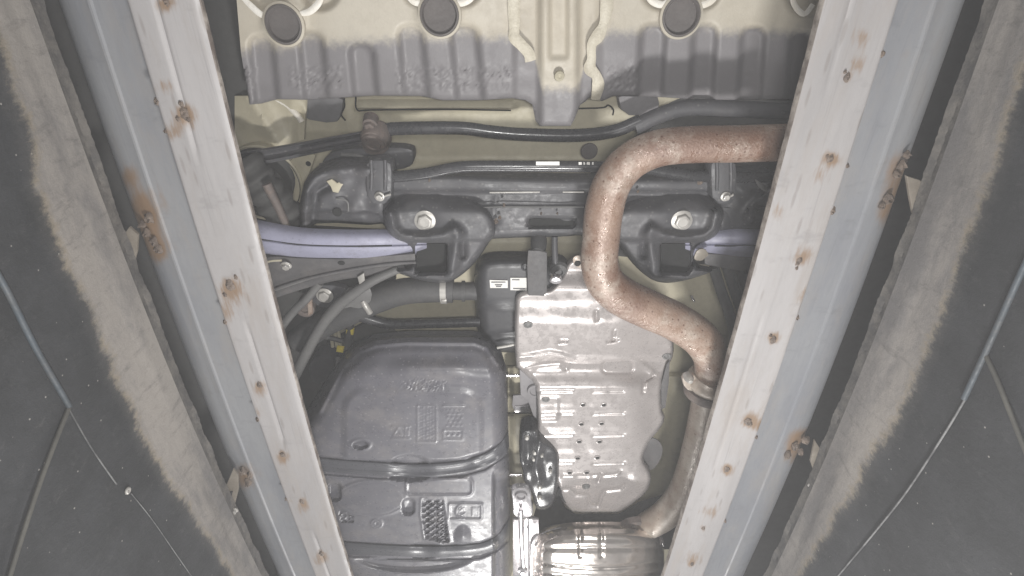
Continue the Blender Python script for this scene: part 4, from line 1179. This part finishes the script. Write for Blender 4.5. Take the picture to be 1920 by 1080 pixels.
def tank_fn(X, Y, D):
    R = 34
    z = .10 * (1 - np.sqrt(np.clip(1 - (1 - np.clip(D / R, 0, 1)) ** 2, 0, 1)))
    z += .055 * (1 - sm(Y, 640, 712)) ** 1.0 + .05 * (1 - sm(.62 * X + .38 * Y, 610, 700)) * (Y < 870)
    z -= .010 * ridge(d_poly(X, Y, [(600, 770), (640, 690), (670, 660), (705, 646), (760, 641), (890, 642), (915, 652), (932, 680)]), 5)
    # softly raised field with rounded corner
    z -= .007 * sm(-d_rrect(X, Y, 640, 726, 908, 1500, 46), -4, 14) * (Y < 862)
    z -= .006 * ridge(Y - 690, 14) * sm(X, 720, 770) * (1 - sm(X, 850, 900))
    # channels for the straps
    z += .009 * sm(-np.abs(Y - strap1_y(X) + 0) + 17, -3, 3) + .009 * sm(-np.abs(Y - strap2_y(X)) + 15, -3, 3)
    z += .010 * sm(Y, 872, 880) * 0
    # half-moon pockets beside the straps
    for cx, cy, rx, ry in ((768, 868, 36, 16), (768, 890, 40, 14), (795, 1032, 34, 16)):
        z += .012 * sm(-d_ell(X, Y, cx, cy, rx, ry), -1, 4)
    z += .010 * sm(-d_ell(X, Y, 676, 834, 15, 8), -1, 3) - .003 * ridge(d_ell(X, Y, 676, 834, 17, 9.5), 2.5)
    # embossed signs
    for a in ([(783, 760), (818, 760), (818, 828), (783, 828), (783, 760)], [(832, 806), (868, 806), (868, 824), (832, 824), (832, 806)], [(735, 800), (768, 800)], [(735, 822), (768, 822)], [(832, 760), (870, 760)],
              [(738, 816), (746, 803), (754, 816), (738, 816)], [(760, 802), (760, 818)], [(765, 806), (765, 816)]):
        z -= .0022 * ridge(d_poly(X, Y, a), 1.7)
    for i, xx in enumerate((788, 793, 800, 806, 812)):
        z -= .0014 * ridge(X - xx, 1.4) * (Y > 764) * (Y < 824) * (np.sin(Y * 1.1 + i * 2.1) > -.5)
    for i, yy in enumerate((768, 775, 783, 790, 798)):
        z -= .0014 * ridge(Y - yy, 1.4) * (X > 836) * (X < 867) * (np.sin(X * .7 + i * 2.7) > -.2)
    for xx in (840, 850, 860):
        z -= .003 * ridge(np.hypot(X - xx, Y - 815), 2.2)
    # scuffed patch
    z -= .0016 * sm(-d_ell(X, Y, 795, 722, 45, 12), -4, 6) * np.clip(rng.normal(0, 1, X.shape), -1, 1)
    # lower field
    z -= .0035 * ridge(d_ell(X, Y, 697, 935, 64, 33), 2.2) + .004 * sm(-d_ell(X, Y, 697, 935, 62, 31), -1, 3)
    z -= .004 * ridge(d_rrect(X, Y, 762, 897, 886, 929, 10), 2.2)
    z += .014 * sm(-d_rrect(X, Y, 754, 934, 778, 966, 10), -1, 4)
    z += .014 * sm(-d_rrect(X, Y, 615, 905, 640, 940, 8), -1, 4)
    # rhombus mesh
    hex_ = [(790, 934), (832, 934), (836, 960), (845, 1018), (830, 1020), (796, 1010), (789, 965)]
    ins = inside_poly(X, Y, hex_)
    de = d_poly(X, Y, hex_, True)
    mesh_ = np.maximum(ridge(((X + 1.35 * Y) % 15) - 7.5, 2.2), ridge(((X - 1.35 * Y) % 15) - 7.5, 2.2))
    z += ins * sm(de, 1, 4) * (.0075 - .0065 * mesh_) - .003 * ridge(de, 2.2)
    tri = [(636, 955), (664, 968), (664, 978), (640, 978)]
    z += inside_poly(X, Y, tri) * (.006 - .005 * mesh_)
    # small plate with arcs
    z -= .0035 * ridge(d_rrect(X, Y, 842, 945, 903, 974, 2), 2)
    for r in (5, 9, 13):
        z -= .003 * ridge(np.hypot(X - 868, Y - 959) - r, 1.4) * (X < 872)
    for xx in (886, 890, 894, 898):
        z -= .002 * ridge(X - xx, 1) * (Y > 950) * (Y < 968)
    for cx, r in ((706, 8), (706, 4)):
        z -= .0026 * ridge(np.hypot((X - cx) * .8, Y - 982) - r, 1.5)
    # cone by the lower strap
    z -= .016 * np.clip(1 - np.hypot((X - 868) / 17, (Y - 1006) / 22), 0, 1)
    # right-hand shoulder
    z += .030 * sm(X, 922, 930) * sm(Y, 880, 900)
    # recess at the bottom
    z += .014 * sm(-d_ell(X, Y, 775, 1040, 115, 34), -2, 6) * (Y > 1046)
    return z


tk = relief('fuel_tank', TANK, H_T, tank_fn, m_tank, car, 2.2, 0, .02, label='grey plastic fuel tank with embossed signs', sharp=85)
TB = [tuple(map(float, q)) for q in TANK]


def tank_h(x, y):
    X_, Y_ = np.array([float(x)]), np.array([float(y)])
    return H_T + float(tank_fn(X_, Y_, d_poly(X_, Y_, TB, True))[0])


def strap(top, bot, dz, prof, label):
    def lay(pts):
        out = []
        for (x, y) in [tuple(q) for q in catmull(pts, 5)]:
            out.append((x, y, min(tank_h(x, y), H_T + .12) - dz))
        hs = [p[2] for p in out]
        hs = [sum(hs[max(0, i - 1):i + 2]) / len(hs[max(0, i - 1):i + 2]) for i in range(len(hs))]
        return [(p[0], p[1], min(h_, p[2])) for p, h_ in zip(out, hs)]
    A, B = lay(top), lay(bot)
    A, B = [(a[0], a[1], min(a[2], b[2])) for a, b in zip(A, B)], [(b[0], b[1], min(a[2], b[2])) for a, b in zip(A, B)]
    strip('tank_strap', A, B, m_strap, tk, prof, 2, 14, .003, label=label)


strap([(540, 852), (620, 862), (700, 868), (780, 872), (855, 867), (905, 853), (938, 832), (953, 808)], [(540, 875), (620, 885), (700, 891), (780, 895), (858, 890), (912, 876), (944, 856), (955, 838)], .006,
      lambda u, s: -.004 * math.exp(-((u - .15) / .12) ** 2) - .004 * math.exp(-((u - .85) / .12) ** 2), 'dark steel strap across the tank, upper')
strap([(560, 1010), (650, 1018), (740, 1024), (820, 1026), (895, 1021), (928, 1008), (948, 985), (956, 968)], [(560, 1030), (650, 1038), (740, 1043), (820, 1045), (898, 1040), (932, 1028), (951, 1008), (957, 995)], .007,
      lambda u, s: -.006 * math.sin(math.pi * u), 'glossy steel strap across the tank, lower')
plate('strap_tab', [(924, 850, H_T + .02), (940, 830, H_T + .03), (950, 815, H_T + .05), (948, 828, H_T + .045), (936, 846, H_T + .025)], H_T, .002, m_label, tk, 0)

# ------------------------------------------------------------------ added volume standing in for lens veil, lifts the dark tones
bm = bmesh.new()
bmesh.ops.create_cube(bm, size=1)
bmesh.ops.scale(bm, vec=(3.6, 5.2, 3.9), verts=bm.verts)
bmesh.ops.translate(bm, vec=(0, 1.1, .95), verts=bm.verts)
hm = bpy.data.materials.new('veil_volume'); hm.use_nodes = True
hm.node_tree.nodes.remove(hm.node_tree.nodes['Principled BSDF'])
pv = hm.node_tree.nodes.new('ShaderNodeVolumePrincipled')
pv.inputs['Color'].default_value = (.95, .95, .97, 1); pv.inputs['Density'].default_value = .040
hm.node_tree.links.new(pv.outputs[0], hm.node_tree.nodes['Material Output'].inputs['Volume'])
tag(bm_obj('haze', bm, hm), 'added thin pale veil that lifts the dark tones', None, None, 'stuff')

for o in bpy.data.objects:
    if '_w' in o: del o['_w']
